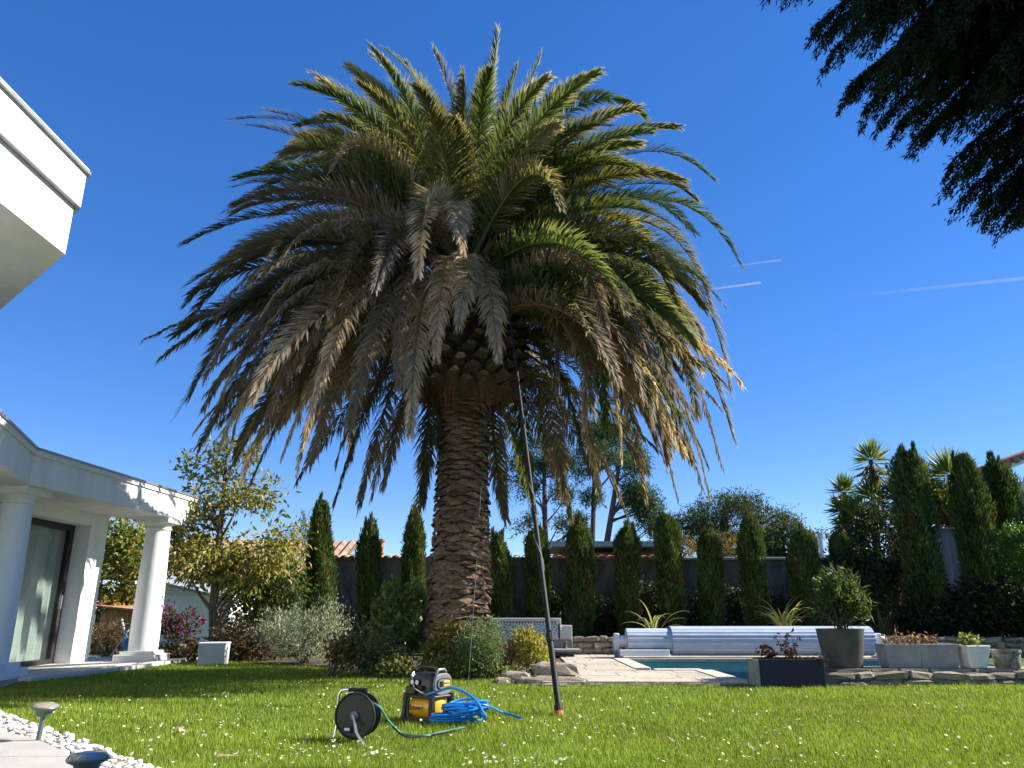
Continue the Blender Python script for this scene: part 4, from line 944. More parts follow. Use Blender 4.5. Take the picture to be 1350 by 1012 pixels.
pine('leaning pine with a branch hanging over the cypress row', tuple(P(796, 790, Yp)), [P(794, 790, Yp), P(800, 715, Yp), P(808, 665, Yp), P(815, 620, Yp), P(806, 590, Yp)],
     [bl(845, 660, Yp, .9, .9, .6), bl(830, 645, Yp, .7, .7, .5), bl(855, 690, Yp, .7, .7, .5), bl(835, 610, Yp, .8, .8, .4), bl(790, 600, Yp, .9, .8, .4), bl(868, 672, Yp, .5, .5, .4)], 72, [.3, .26, .22, .17, .08])
Yp = 36
UP = [(.048, .068, .024), (.070, .088, .030), (.036, .052, .020), (.090, .098, .034)]
tree('umbrella_pine', 'wide dark dome-shaped pine behind the cypress row', 'pine tree', tuple(P(960, 800, Yp)), [bl(960, 675, Yp, 1.9, 2, .7), bl(915, 690, Yp, 1.3, 1.6, .5), bl(1010, 690, Yp, 1.4, 1.6, .6), bl(975, 660, Yp, 1.0, 1.2, .35), bl(940, 705, Yp, 1.4, 1.4, .4), bl(1000, 715, Yp, 1.6, 1.4, .4), bl(885, 700, Yp, .8, .9, .3)],
     330, 46, .20, .18, .045, UP, [P(957, 800, Yp), P(957, 730, Yp), P(955, 700, Yp), P(955, 672, Yp)], [.4, .34, .26, .1], 'needle', 'pinebark', limbs=26)
Yp = 48
EU = [(.075, .095, .075), (.06, .08, .06), (.095, .11, .085)]
tree('eucalyptus_tree', 'thin grey-green tree with see-through crown near the steel flue', 'tree', tuple(P(1045, 800, Yp)), [bl(1040, 690, Yp, 1.0, 1, .6), bl(1055, 710, Yp, 1.1, 1, .5), bl(1030, 705, Yp, .9, .9, .5)], 70, 16, .2, .26, .09, EU, [P(1045, 800, Yp), P(1045, 740, Yp), P(1043, 690, Yp)], [.22, .16, .06], limbs=14)
tree('bare_tree', 'small airy tree beside the steel flue', 'tree', tuple(P(1082, 800, 50)), [bl(1080, 702, 50, .9, .9, .35), bl(1070, 712, 50, .6, .6, .3)], 30, 12, .16, .22, .07, EU, [P(1080, 800, 50), P(1080, 740, 50), P(1080, 705, 50)], [.14, .1, .04], limbs=12)
# shrubs showing over the wall
blob_plant('leafy_bush', 'glossy leafy bush looking over the wall beside the many-spired cypress', 'bush', (P(1020, 800, 20).x, 20, 0), [bl(1022, 722, 20, .75, .5, .45), bl(1040, 735, 20, .5, .5, .4), bl(1005, 735, 20, .5, .5, .3)], 120, 14, .10, .17, .07, [(.07, .11, .03), (.10, .14, .04), (.05, .08, .03)], 'leaf', 8, .03)
blob_plant('russet_bush', 'russet twiggy bush above the flat wall coping', 'bush', (P(905, 800, 21).x, 21, 0), [bl(900, 722, 21, .45, .4, .35), bl(962, 722, 21, .6, .4, .35)], 90, 16, .10, .14, .025, [(.16, .10, .06), (.13, .09, .05), (.13, .13, .04)], 'dry', 8, .02)
blob_plant('feathery_bush', 'pale feathery shrub at the wall end behind the tall cypress', 'bush', (P(402, 800, 19).x, 19, 0), [bl(400, 715, 19, .35, .35, .6)], 70, 14, .12, .16, .02, [(.10, .14, .06), (.13, .16, .08)], 'leaf', 6, .02)
# dark backdrop trees low on the left
blob_plant('leafy_bush', 'dark leafy bush under the yellow-leaved tree', 'bush', (P(350, 860, 16.2).x, 16.2, 0), [bl(345, 790, 16.2, .75, .6, .5), bl(375, 770, 16.2, .6, .5, .5), bl(330, 830, 16.2, .7, .5, .4)], 200, 15, .10, .13, .05, [(.07, .11, .025), (.05, .08, .02), (.16, .17, .04)], 'leaf', 8, .025)
blob_plant('russet_hedge', 'low dark red-leaved shrub around the white box', 'shrub', (P(310, 868, 14.9).x, 14.9, 0), [bl(235, 850, 14.9, .35, .4, .3), bl(312, 846, 14.9, .5, .4, .33), bl(345, 860, 14.9, .35, .4, .25), bl(222, 865, 15.2, .3, .4, .2)], 170, 14, .08, .09, .05, [(.10, .055, .035), (.07, .05, .03), (.13, .07, .04), (.05, .06, .025)], 'leaf', 10, .015)
blob_plant('bougainvillea', 'magenta flowering creeper by the low white wall', 'creeper', (P(248, 850, 18).x, 18, 0), [bl(248, 822, 18, .35, .3, .25), bl(232, 826, 18, .3, .3, .2), bl(210, 815, 18, .4, .3, .3)], 60, 14, .08, .09, .06, [(.30, .03, .20), (.05, .08, .02), (.06, .07, .03)], 'petal', 8, .015)
blob_plant('dry_stack', 'heap of dry brown prunings behind the porch end', 'prunings', (P(140, 865, 16.2).x, 16.2, 0), [bl(140, 842, 16.2, .45, .4, .3), bl(165, 850, 16.2, .35, .3, .2)], 80, 14, .1, .16, .02, [(.22, .15, .09), (.15, .10, .06), (.10, .08, .05)], 'dry', 16, .012)

# --- planting round the palm
WH = [(.36, .38, .33), (.45, .46, .42), (.12, .15, .07), (.09, .12, .05)]
t = blob_plant('westringia_bush', 'grey-white flowering bush beside the yellow-leaved tree', 'bush', (P(400, 872, 14).x, 14, .02), [bl(400, 835, 14, .72, .6, .38), bl(430, 820, 14, .45, .5, .35), bl(375, 828, 14, .5, .5, .33), bl(410, 855, 14, .7, .5, .15)], 330, 16, .075, .07, .018, WH, 'leaf', 20, .012, up=.8)
SG = [(.14, .19, .045), (.20, .24, .07), (.09, .13, .03), (.25, .26, .09)]
blob_plant('leafy_shrub', 'upright pale green leafy shrub against the palm trunk', 'shrub', (P(522, 865, 12.2).x, 12.2, .03), [bl(522, 795, 12.2, .30, .3, .34), bl(530, 775, 12.2, .2, .2, .2), bl(512, 825, 12.2, .34, .3, .2), bl(535, 815, 12.2, .2, .25, .3)], 95, 14, .06, .10, .055, SG, 'leaf', 14, .012, up=.3)
blob_plant('sprawling_shrub', 'sprawling grey-green shrub spilling onto the lawn edge', 'shrub', (P(490, 880, 11.5).x, 11.5, .03), [bl(490, 850, 11.5, .36, .3, .24), bl(470, 865, 11.5, .3, .3, .15), bl(510, 868, 11.5, .3, .3, .14)], 120, 14, .06, .085, .032, [(.12, .15, .06), (.18, .21, .08), (.09, .11, .045)], 'leaf', 18, .01)
blob_plant('rusty_plant', 'small rust-leaved plant between the two pale shrubs', 'plant', (P(452, 876, 12.3).x, 11.4, .02), [bl(452, 858, 11.4, .22, .25, .15)], 40, 12, .06, .08, .04, [(.26, .12, .05), (.18, .13, .05), (.12, .14, .04)], 'leaf', 8, .01)
blob_plant('ground_cover', 'low yellow-green ground cover at the foot of the palm', 'ground cover', (P(560, 886, 11.2).x, 11.2, .02), [bl(545, 876, 11.2, .45, .3, .10), bl(590, 880, 11.2, .35, .25, .08), bl(520, 884, 11.2, .3, .25, .06), bl(610, 876, 11.2, .3, .3, .12)], 140, 14, .05, .06, .028, [(.16, .19, .04), (.22, .23, .06), (.10, .13, .03)], 'leaf', 0)
blob_plant('ivy', 'yellowing ivy creeping up the base of the palm trunk', 'ivy', (P(605, 870, 12.3).x, 11.4, .03), [bl(600, 835, 11.42, .28, .15, .2), bl(580, 850, 11.4, .25, .15, .15), bl(622, 850, 11.4, .2, .15, .2)], 70, 10, .05, .075, .055, [(.26, .22, .05), (.13, .15, .04), (.20, .13, .05)], 'leaf', 6, .008)
blob_plant('santolina_ball', 'round fine-leaved blue-green bush where the hose line passes', 'bush', (P(637, 880, 11.2).x, 11.2, .03), [bl(634, 845, 11.2, .33, .3, .28), bl(630, 862, 11.2, .3, .3, .2)], 260, 16, .045, .085, .012, [(.13, .19, .09), (.18, .24, .11), (.09, .14, .065)], 'leaf', 12, .01, up=.3)
blob_plant('dry_plant', 'rusty dried plant next to the stone step', 'plant', (P(672, 880, 11.5).x, 11.5, .03), [bl(668, 865, 11.5, .24, .22, .17), bl(655, 873, 11.5, .2, .2, .1)], 90, 13, .05, .08, .016, [(.30, .19, .08), (.24, .17, .07), (.17, .15, .05)], 'dry', 14, .007, up=.4)
blob_plant('yellow_shrub', 'bright yellow-green shrub above the stone step', 'shrub', (P(700, 874, 11.5).x, 11.5, .05), [bl(700, 855, 11.5, .25, .25, .2), bl(690, 842, 11.5, .16, .2, .13), bl(712, 862, 11.5, .18, .2, .12)], 85, 14, .05, .085, .028, [(.28, .28, .05), (.20, .22, .045), (.35, .31, .08)], 'leaf', 10, .01, up=.4)
blob_plant('low_herb', 'pale low herb along the bed edging stones', 'plant', (P(640, 890, 11.2).x, 11.2, .02), [bl(645, 886, 11.2, .3, .2, .07), bl(625, 884, 11.3, .18, .2, .1), bl(675, 887, 11.2, .15, .2, .08)], 70, 12, .04, .06, .03, [(.22, .25, .09), (.16, .20, .06)], 'leaf', 0)

# --- strap-leaved clumps: every leaf its own part
def strap_clump(name, label, cat, base, n, L, cols, wd=.035, el=(55, 85), droop=(70, 130)):
    t = thing(name, label, cat, base)
    for i in range(n):
        az = i * 2.39996 + random.uniform(-.3, .3); e = R(random.uniform(*el)); dr = R(random.uniform(*droop)); l_ = L * random.uniform(.65, 1.1)
        p = Vector((random.uniform(-.08, .08), random.uniform(-.08, .08), 0)); K = 9; V = []; side = Vector((-math.sin(az), math.cos(az), 0))
        for k_ in range(K + 1):
            f = k_ / K; w_ = wd * (1 - f ** 2.2) * (.6 + .8 * min(1, f * 3)) + .001
            V += [p - side * w_ * .5, p + Vector((0, 0, -w_ * .25)), p + side * w_ * .5]
            a = e - dr * f ** 1.3; p = p + Vector((math.cos(az) * math.cos(a), math.sin(az) * math.cos(a), math.sin(a))) * (l_ / K)
            if p.z < .02: p.z = .02
        F = []
        for k_ in range(K):
            q = k_ * 3; F += [(q, q + 1, q + 4, q + 3), (q + 1, q + 2, q + 5, q + 4)]
        c = np.array(random.choice(cols)) * random.uniform(.75, 1.2)
        link('leaf', npmesh('leaf', np.array([tuple(v) for v in V]), [np.array(F)], np.repeat(c[None], len(V), 0), M['leaf']), None, t)
strap_clump('agapanthus', 'grey-green strap-leaved clump behind the pool roller', 'plant', tuple(P(862, 842, 16.9)), 26, 1.0, [(.24, .28, .12), (.30, .31, .15), (.16, .20, .08)])
strap_clump('striped_grass', 'yellow striped arching clump behind the pool roller', 'plant', tuple(P(1035, 845, 16.8)), 60, 1.1, [(.62, .55, .12), (.50, .47, .11), (.66, .62, .25)], .04, (68, 89), (60, 140))
strap_clump('wispy_clump', 'thin dull strap-leaved clump in shade beside the roller end', 'plant', tuple(P(1165, 845, 17.0)), 16, .85, [(.10, .11, .05), (.14, .14, .07)], .025, (65, 88), (10, 60))
# ================================================================ OVERHANGING CONIFER (trunk stands out of frame)
con = thing('overhanging_conifer', 'dark drooping conifer boughs hanging in against the sky', 'conifer', (8.2, 4.4, 0))
m_ = MB(); m_.tube([(8.2, 4.4, -.05), (8.17, 4.4, 4), (8.15, 4.4, 8), (8.1, 4.4, 11)], [.45, .4, .3, .06], 10); m_.build('trunk', M['bark'], con, smooth=True)
CN = [(.018, .028, .014), (.022, .034, .016), (.014, .022, .012)]
TIPS = [(985, -12), (1010, -5), (1042, 48), (1050, 62), (1062, 84), (1083, 132), (1100, 118), (1112, 150), (1130, 168), (1155, 172), (1178, 192), (1200, 170), (1222, 228), (1226, 246), (1236, 272), (1262, 282), (1272, 296), (1296, 302), (1318, 285), (1345, 275), (1356, 310), (1380, 300)]
def bough(tip, start, n_b=30, thin=1.0, SC=3.6):
    q_ = SC / 3.2
    V = []; F = []; T = []; b = 0; tip = Vector(tip); start = Vector(start); L = (tip - start).length
    mid = start.lerp(tip, .55) + Vector((0, 0, .10 * L)); K = 20
    p1 = mid * 2 - (start + tip) * .5; curve = [start * (1 - t) ** 2 + p1 * 2 * t * (1 - t) + tip * t * t for t in np.linspace(0, 1, K + 1)]
    mb = MB(); mb.tube(curve, [.062 * q_ * thin * (1 - .9 * i / K) + .002 for i in range(K + 1)], 5, False); mv = np.array(mb.v); V.append(mv)
    mf = np.array(mb.f); F.append(mf); T.append(np.repeat(np.array([[.016, .013, .010]]), len(mv), 0)); b = len(mv); F3 = []
    cv = np.array([tuple(c) for c in curve])
    for i in range(n_b):
        f = .12 + .88 * (i + .5) / n_b; f = min(.995, f + random.uniform(-.015, .015)); k_ = min(K - 1, int(f * K)); o_ = cv[k_] + (cv[k_ + 1] - cv[k_]) * (f * K - k_)
        tdir = nrm((cv[k_ + 1] - cv[k_])[None])[0]; sd = nrm(np.cross(tdir, [0, 0, 1])[None])[0] * (1 if i % 2 else -1)
        d = tdir * .8 + sd * random.uniform(.25, .7) + np.array([0, 0, random.uniform(-.5, -.05)]); d /= np.linalg.norm(d)
        bl_ = SC * (.42 * (1 - f) + .13) * random.uniform(.7, 1.2) * thin; m = int(62 * bl_ / (.9 * q_)) + 26
        s = rng.uniform(0, 1, m); pos = o_ + d * (s * bl_)[:, None] + np.stack([0 * s, 0 * s, -.25 * bl_ * s * s], 1) + rng.normal(size=(m, 3)) * .025 * q_
        ax = d + rng.normal(size=(m, 3)) * .42 + np.array([0, 0, -.18]); v, fa, t_ = leaves_arrays(pos, ax, rng.uniform(.055, .13, m) * q_, .023 * q_, tints(m, CN, .3), .3)
        V.append(v); F3.append(fa + b); T.append(t_); b += len(v)
    me = npmesh('bough', np.concatenate(V) - np.array(org(con)), F + F3, np.concatenate(T), M['needle']); link('bough', me, None, con)
for i, (x, y) in enumerate(TIPS):
    Yd = 4.6 + .8 * ((i * .618) % 1); tip = P(x + 34, y - 14, Yd); st = P(x + 330, y - 120 - 60 * random.random(), Yd - .2 + random.uniform(-.3, .3))
    bough(tip, st, 60, .85, 1.5)
for i in range(110):                                    # the mass behind the tips
    k_ = random.randrange(1, len(TIPS) - 1); x, y = TIPS[k_]; s = random.uniform(.10, .75)
    s = min(s, max(.1, (1430 - x) / 430)); x2, y2 = x + 20 + 430 * s, y - 15 - 240 * s + random.uniform(-10, 40) * s; Yd = random.uniform(4.0, 5.5)
    tip = P(x2, y2, Yd); st = P(x2 + 260, y2 - 180, Yd + random.uniform(-.3, .3)); bough(tip, st, 34, 1.15, 1.6)
for i in range(34):                                    # the rest of the crown, to the right of the view
    az = i * 2.39996; z = 3.2 + 7.5 * (i / 34); L = 2.2 * (1 - .55 * i / 34) * random.uniform(.8, 1.1)
    tip = Vector((8.2 + L * math.cos(az), 4.4 + L * math.sin(az), z - .7)); st = Vector((8.15, 4.4, z))
    if tip.x > .72 * tip.y + 1.6 and tip.y < 5.0: bough(tip, st, 40, 1.4, 2.2)

# ================================================================ FOUNTAIN, ROLLER, POTS
FY = 16.05
ft = thing('tiled_fountain', 'white garden fountain panel with blue-green ceramic tiles', 'fountain', tuple(P(697, 862, FY)))
def bx(px0, py0, px1, py1, Yf, dep, name, mt, par, bev=.008):
    a, b = P(px0, py1, Yf), P(px1, py0, Yf); m_ = MB(); m_.box(((a.x + b.x) / 2, Yf + dep / 2, (a.z + b.z) / 2), (b.x - a.x, dep, b.z - a.z)); return m_.build(name, mt, par, bevel=bev)
panel = bx(641, 814, 739.5, 842, FY, .22, 'panel', M['fount_white'], ft)
bx(739.8, 823.5, 754, 841.5, FY + .02, .2, 'side_block', M['fount_white'], ft)
bx(641, 842.3, 755, 863, FY + .03, .25, 'plinth', M['fount_grey'], ft)
bx(718, 855.5, 766, 859, FY - .55, .55, 'basin_rim', M['fount_grey'], ft); bx(722, 859, 757, 864, FY - .5, .48, 'basin', M['charcoal'], ft)
sp = P(745, 852, FY); m_ = MB(); m_.lathe([(.05, 0), (.055, .03), (.03, .06), (.028, .13), (.035, .15), (.02, .17)], 14, (sp.x, FY - .12, P(745, 856, FY - .12).z)); m_.build('spout', M['charcoal'], ft, smooth=True)
def tile_mat(i):
    m = bpy.data.materials.new('glazed_tile'); m.use_nodes = True; t = m.node_tree; b = t.nodes['Principled BSDF']; b.inputs['Roughness'].default_value = .2
    tc = _n(t, 'ShaderNodeTexCoord'); mp = _n(t, 'ShaderNodeMapping'); mp.inputs['Scale'].default_value = (1, 0, 1)
    t.links.new(tc.outputs['Object'], mp.inputs[0]); gr = _n(t, 'ShaderNodeTexWave'); gr.wave_type = 'RINGS'; gr.rings_direction = 'SPHERICAL'; gr.inputs['Scale'].default_value = .75; gr.inputs['Distortion'].default_value = 7.; gr.inputs['Detail'].default_value = 1; gr.inputs['Detail Scale'].default_value = 2.0
    gr.inputs['Phase Offset'].default_value = 1.5 + i * 2
    t.links.new(mp.outputs[0], gr.inputs[0]); rp = _n(t, 'ShaderNodeValToRGB'); rp.color_ramp.interpolation = 'CONSTANT'
    rp.color_ramp.elements[0].color = (.66, .70, .70, 1); rp.color_ramp.elements[1].position = .5; rp.color_ramp.elements[1].color = (.02, .16, .20, 1)
    e = rp.color_ramp.elements.new(.8); e.color = (.10, .38, .42, 1); t.links.new(gr.outputs[0], rp.inputs[0]); t.links.new(rp.outputs[0], b.inputs['Base Color']); return m
tlm = []
for i in range(3):
    me = unit_block('ceramic_tile', tile_mat(i), .03, 0, i); tlm.append(me)
a, b = P(647, 840, FY), P(734, 822, FY); nx = 12; tw = (b.x - a.x) / nx; thh = (b.z - a.z) / 2
for r_ in range(2):
    for i in range(nx): place('ceramic_tile', tlm[(i + r_) % 3], panel, (a.x + (i + .5) * tw, FY - .006, a.z + (r_ + .5) * thh), (tw * .96, .02, thh * .96))
m_ = MB(); zt = b.z + .01; n = 22
for i in range(n):
    x = a.x + (i + .5) * (b.x - a.x) / n; h_ = P(700, 818.5, FY).z - zt; w_ = (b.x - a.x) / n * .42
    m_.add([(x - w_, FY - .006, zt + h_), (x + w_, FY - .006, zt + h_), (x, FY - .006, zt), (x - w_, FY + .01, zt + h_), (x + w_, FY + .01, zt + h_), (x, FY + .01, zt)], [(0, 2, 1), (0, 1, 4, 3), (1, 2, 5, 4), (2, 0, 3, 5)])
for i in range(6):
    z_ = a.z + (i + .5) * (b.z - a.z) / 6; x = b.x + .015; w_ = .045
    m_.add([(x + w_, FY - .006, z_ - w_), (x + w_, FY - .006, z_ + w_), (x, FY - .006, z_), (x + w_, FY + .01, z_ - w_), (x + w_, FY + .01, z_ + w_), (x, FY + .01, z_)], [(0, 1, 2), (0, 3, 4, 1), (1, 4, 5, 2), (2, 5, 3, 0)])
m_.build('triangle_border', M['navy'], panel)

RY = 15.25
rl = thing('pool_cover_roller', 'white slatted pool cover rolled on its roller at the pool edge', 'pool cover', (P(985, 865, RY).x, RY, DZ))
zc = DZ + .30; rx0, rxm, rx1 = P(826, 850, RY).x, P(884, 850, RY).x, P(1148, 850, RY).x
def slat_roll(x0, x1, r, n, zc_):
    w_ = 2 * math.pi * r / n; m0 = MB(); h = w_ / 2 * .965; d = .02; k_ = 4; vs = []
    for x in (x0, x1):
        for i in range(k_ + 1):
            y_ = -h + 2 * h * i / k_; bul = .012 * (1 - (y_ / h) ** 2); vs.append((x, y_, r + bul))
        vs += [(x, h, r - d), (x, -h, r - d)]
    q = k_ + 3; fs = [(i, i + 1, q + i + 1, q + i) for i in range(q - 1)] + [(q - 1, 0, q, 2 * q - 1), tuple(range(q - 1, -1, -1)), tuple(range(q, 2 * q))]
    cx = (x0 + x1) / 2; me = bpy.data.meshes.new('slat'); me.from_pydata([(v[0] - cx, v[1], v[2]) for v in vs], [], fs); me.materials.append(M['slat'])
    for i in range(n):
        o = bpy.data.objects.new('slat', me); COL.objects.link(o); o.parent = rl; o.location = Vector((cx, RY, zc_)) - org(rl); o.rotation_euler = (2 * math.pi * i / n, 0, 0)
slat_roll(rxm + .003, rx1, .255, 22, zc); slat_roll(rx0, rxm - .003, .215, 18, zc)
m_ = MB(); m_.tube([(rxm, RY, zc), (rx1 - .002, RY, zc)], .232, 22); m_.build('roll_core', M['slat'], rl)
m_ = MB(); m_.tube([(rx0 + .002, RY, zc), (rxm, RY, zc)], .192, 18); m_.build('roll_core', M['slat'], rl)
m_ = MB(); m_.tube([(rx0 - .25, RY, zc), (rx0 + .1, RY, zc)], .10, 16); m_.tube([(rx1 - .1, RY, zc), (rx1 + .3, RY, zc)], .085, 16); m_.build('axle', M['alu'], rl, smooth=True)
for (xa, sg) in ((P(813, 850, RY).x, 1), (P(1158, 850, RY).x, -1)):
    m_ = MB(); m_.box((xa, RY, DZ + .22), (.10, .16, .44)); m_.box((xa + .03 * sg, RY, DZ + .02), (.14, .34, .04)); e_ = m_.build('end_support', M['alu'], rl, bevel=.02)
    m_ = MB(); m_.tube([(xa - .07, RY - .17, DZ + .065), (xa - .02, RY - .17, DZ + .065)], .065, 14); m_.build('wheel', M['grey'], e_)
a, b = P(817, 857, RY - .3), P(882, 857, RY - .3); m_ = MB(); m_.box(((a.x + b.x) / 2, RY - .30, DZ + .10), (b.x - a.x, .10, .11)); m_.build('box_beam', M['alu'], rl, bevel=.01)

# navy planter at the pool edge
def tapered_box(cx, cy, z0, w0, d0, w1, d1, h, rz, wall=.03):
    m_ = MB(); P4 = lambda w_, d_, z_: [Vector((cx, cy, z_)) + rotz((sx * w_ / 2, sy * d_ / 2, 0), rz) for sx, sy in ((-1, -1), (1, -1), (1, 1), (-1, 1))]
    vs = P4(w0, d0, z0) + P4(w1, d1, z0 + h) + P4(w1 - 2 * wall, d1 - 2 * wall, z0 + h) + P4(w1 - 2 * wall, d1 - 2 * wall, z0 + h - .05)
    fs = [(3, 2, 1, 0)]
    for k_ in (0, 4, 8): fs += [(k_ + i, k_ + (i + 1) % 4, k_ + 4 + (i + 1) % 4, k_ + 4 + i) for i in range(4)]
    fs.append((12, 13, 14, 15)); m_.add(vs, fs); return m_
a, b = G(986, 901), G(1067, 901)
nv = thing('navy_planter', 'dark navy rectangular planter with withered plant at the pool edge', 'planter', ((a.x + b.x) / 2, 10.1, 0))
m_ = tapered_box((a.x + b.x) / 2, 10.08, 0.0, b.x - a.x, .32, b.x - a.x, .32, .335, 0); m_.build('box', M['navy'], nv, bevel=.006)
m_ = MB(); m_.box((a.x - .03, 10.08, .17), (.055, .30, .32)); m_.build('end_panel', M['trough'], nv, bevel=.005)
def withered(parent, x0, x1, y, z, n, h, cols, ln=.07):
    m_ = MB(); pos = []
    for i in range(n):
        x = random.uniform(x0, x1); p = Vector((x, y + random.uniform(-.06, .06), z)); pts = [p.copy()]
        for k_ in range(4):
            p = p + Vector((random.uniform(-.05, .05), random.uniform(-.03, .03), h / 4 * random.uniform(.5, 1.2))); pts.append(p.copy())
            for q in range(3): pos.append(tuple(p + Vector((random.uniform(-.03, .03), random.uniform(-.03, .03), random.uniform(-.03, .03)))))
        m_.tube(pts, [.006, .005, .004, .004, .002], 4, False)
    m_.build('withered_stem', M['bark'], parent); pos = np.array(pos)
    lc_ = leafcloud('withered_leaf', pos, rng.normal(size=(len(pos), 3)) + np.array([0, 0, -.4]), ln, ln * .5, cols, M['dry'], parent); lc_['kind'] = 'stuff'
withered(nv, a.x + .1, a.x + .5, 10.08, .30, 9, .20, [(.05, .03, .03), (.08, .04, .035)]); withered(nv, a.x + .42, a.x + .55, 10.08, .30, 5, .32, [(.05, .03, .03), (.07, .04, .03)]); withered(nv, b.x - .12, b.x, 10.0, .30, 4, .06, [(.04, .03, .03)])
# round charcoal pot with oleander
PZ = .195; q = P(1113, 881, 10.62)
pt = thing('charcoal_pot', 'large charcoal tub holding the bushy oleander', 'flower pot', (q.x, 10.62, PZ))
H_ = P(1113, 828, 10.62).z - PZ; m_ = MB(); m_.lathe([(.225, 0), (.235, .02), (.30, H_ - .01), (.305, H_), (.285, H_), (.275, H_ - .06), (.0, H_ - .06)], 32, (q.x, 10.62, PZ)); m_.build('tub', M['charcoal'], pt, smooth=True)
OL = [(.055, .085, .028), (.085, .12, .04), (.04, .065, .022), (.13, .15, .05)]
blob_plant('oleander', 'bushy dark oleander growing in the charcoal tub', 'shrub', (q.x, 10.62, PZ + H_ - .08), [bl(1110, 788, 10.62, .27, .28, .25), bl(1106, 768, 10.62, .2, .2, .17), bl(1116, 804, 10.62, .24, .24, .15)], 140, 12, .045, .13, .028, OL, 'leaf', 16, .010, up=.5)
# concrete trough
a, b = P(1165, 880, 10.6), P(1260, 880, 10.6); cx = (a.x + b.x) / 2
tr = thing('concrete_trough', 'long grey concrete trough with dried stems on stone wall', 'planter', (cx, 10.62, PZ))
hT = P(1200, 848, 10.5).z - PZ; m_ = tapered_box(cx, 10.62, PZ, b.x - a.x - .06, .30, b.x - a.x, .34, hT, -.04); m_.build('box', M['trough'], tr, bevel=.008)
m_ = MB(); m_.box((cx - .03, 10.462, PZ + hT / 2), (.006, .012, hT * .9), -.04); m_.build('joint_line', M['joint'], tr)
withered(tr, a.x + .1, cx + .05, 10.62, PZ + hT - .06, 16, .17, [(.22, .13, .09), (.30, .2, .13)], .06); withered(tr, cx + .0, b.x - .2, 10.62, PZ + hT - .06, 11, .17, [(.18, .10, .07), (.28, .18, .12)], .06)
# white pot
q = P(1285, 882, 10.5); wp = thing('white_pot', 'white tapered square pot with small leafy plant', 'flower pot', (q.x, 10.52, PZ))
hW = P(1285, 850, 10.4).z - PZ; m_ = tapered_box(q.x, 10.52, PZ, .23, .23, .34, .34, hW, .12); m_.build('pot', M['whitepot'], wp, bevel=.03, seg=3)
blob_plant('pot_herb', 'small green herb in the white square pot', 'plant', (q.x, 10.52, PZ + hW - .05), [((q.x - .03, 10.52, PZ + hW + .03), (.14, .1, .07))], 26, 8, .03, .06, .035, [(.16, .20, .05), (.22, .22, .07), (.08, .12, .03)], 'leaf', 5, .005)
# weathered stone pot
q = P(1330, 884, 10.5); sp_t = thing('stone_pot', 'weathered dark stone pot beside the white pot', 'flower pot', (q.x, 10.5, PZ))
hS = P(1330, 856, 10.4).z - PZ; m_ = MB(); m_.lathe([(.14, 0), (.15, .02), (.165, hS * .8), (.18, hS * .84), (.18, hS), (.15, hS), (.14, hS - .06), (0, hS - .06)], 20, (q.x, 10.5, PZ)); m_.build('pot', M['oldpot'], sp_t, smooth=True)
# white pump box
q = G(274, 877); pb = thing('white_box', 'small white utility box standing on lawn edge by the porch', 'box', tuple(q))
m_ = tapered_box(q.x, q.y + .22, 0.0, .44, .42, .46, .44, .36, .18, .03); m_.build('body', M['boxwhite'], pb, bevel=.015)
m_ = MB(); m_.box((q.x, q.y + .22, .365), (.48, .46, .03), .18); m_.build('lid', M['boxwhite'], pb, bevel=.012)
# things leaning behind the porch
q = P(150, 868, 15.4); 
pl = thing('folded_parasol', 'folded blue cloth parasol leaning behind the porch column', 'parasol', (q.x + .1, 15.5, 0)); m_ = MB(); m_.tube([(q.x + .25, 15.55, .02), (q.x - .1, 15.7, .75)], .02, 8); m_.build('pole', M['alu'], pl)
m_ = MB(); m_.tube([(q.x + .2, 15.53, .10), (q.x + .14, 15.56, .28), (q.x + .05, 15.60, .46)], [.11, .10, .03], 8); m_.build('cloth', M['bluecloth'], pl)
for i in range(4):
    pq = thing('garden_pole', ('short ' if i < 2 else 'longer ') + ('wooden' if i % 2 else 'white') + ' garden pole leaning on the prunings behind the porch', 'pole', (q.x - .3 + i * .14, 15.8, .0), 'poles behind the porch'); m_ = MB(); m_.tube([(q.x - .3 + i * .14, 15.8, 0), (q.x - .05 + i * .16, 15.95, .55 + .07 * i)], .014, 6); m_.build('shaft', M['wood' if i % 2 else 'alu'], pq)

# ================================================================ TOOLS ON THE LAWN
def text_mesh(txt, size, depth, name='lettering'):
    cu = bpy.data.curves.new(name, 'FONT'); cu.body = txt; cu.size = size; cu.extrude = depth; cu.align_x = 'CENTER'; cu.align_y = 'CENTER'; cu.offset = size * .03
    o = bpy.data.objects.new(name, cu); COL.objects.link(o); dg = bpy.context.evaluated_depsgraph_get(); me = bpy.data.meshes.new_from_object(o.evaluated_get(dg)); bpy.data.objects.remove(o); return me
cp = thing('air_compressor', 'black and yellow portable air compressor on the lawn', 'compressor', tuple(G(562, 954) + Vector((0, .12, 0))))
C0 = org(cp); ca = R(-37); CW, CD, CH = .35, .27, .46
def CM(): return Matrix.Translation(C0) @ Matrix.Rotation(ca, 4, 'Z')
def cpart(mb, name, mt, par=None, **k): mb.xf(CM()); return mb.build(name, mt, par or cp, **k)
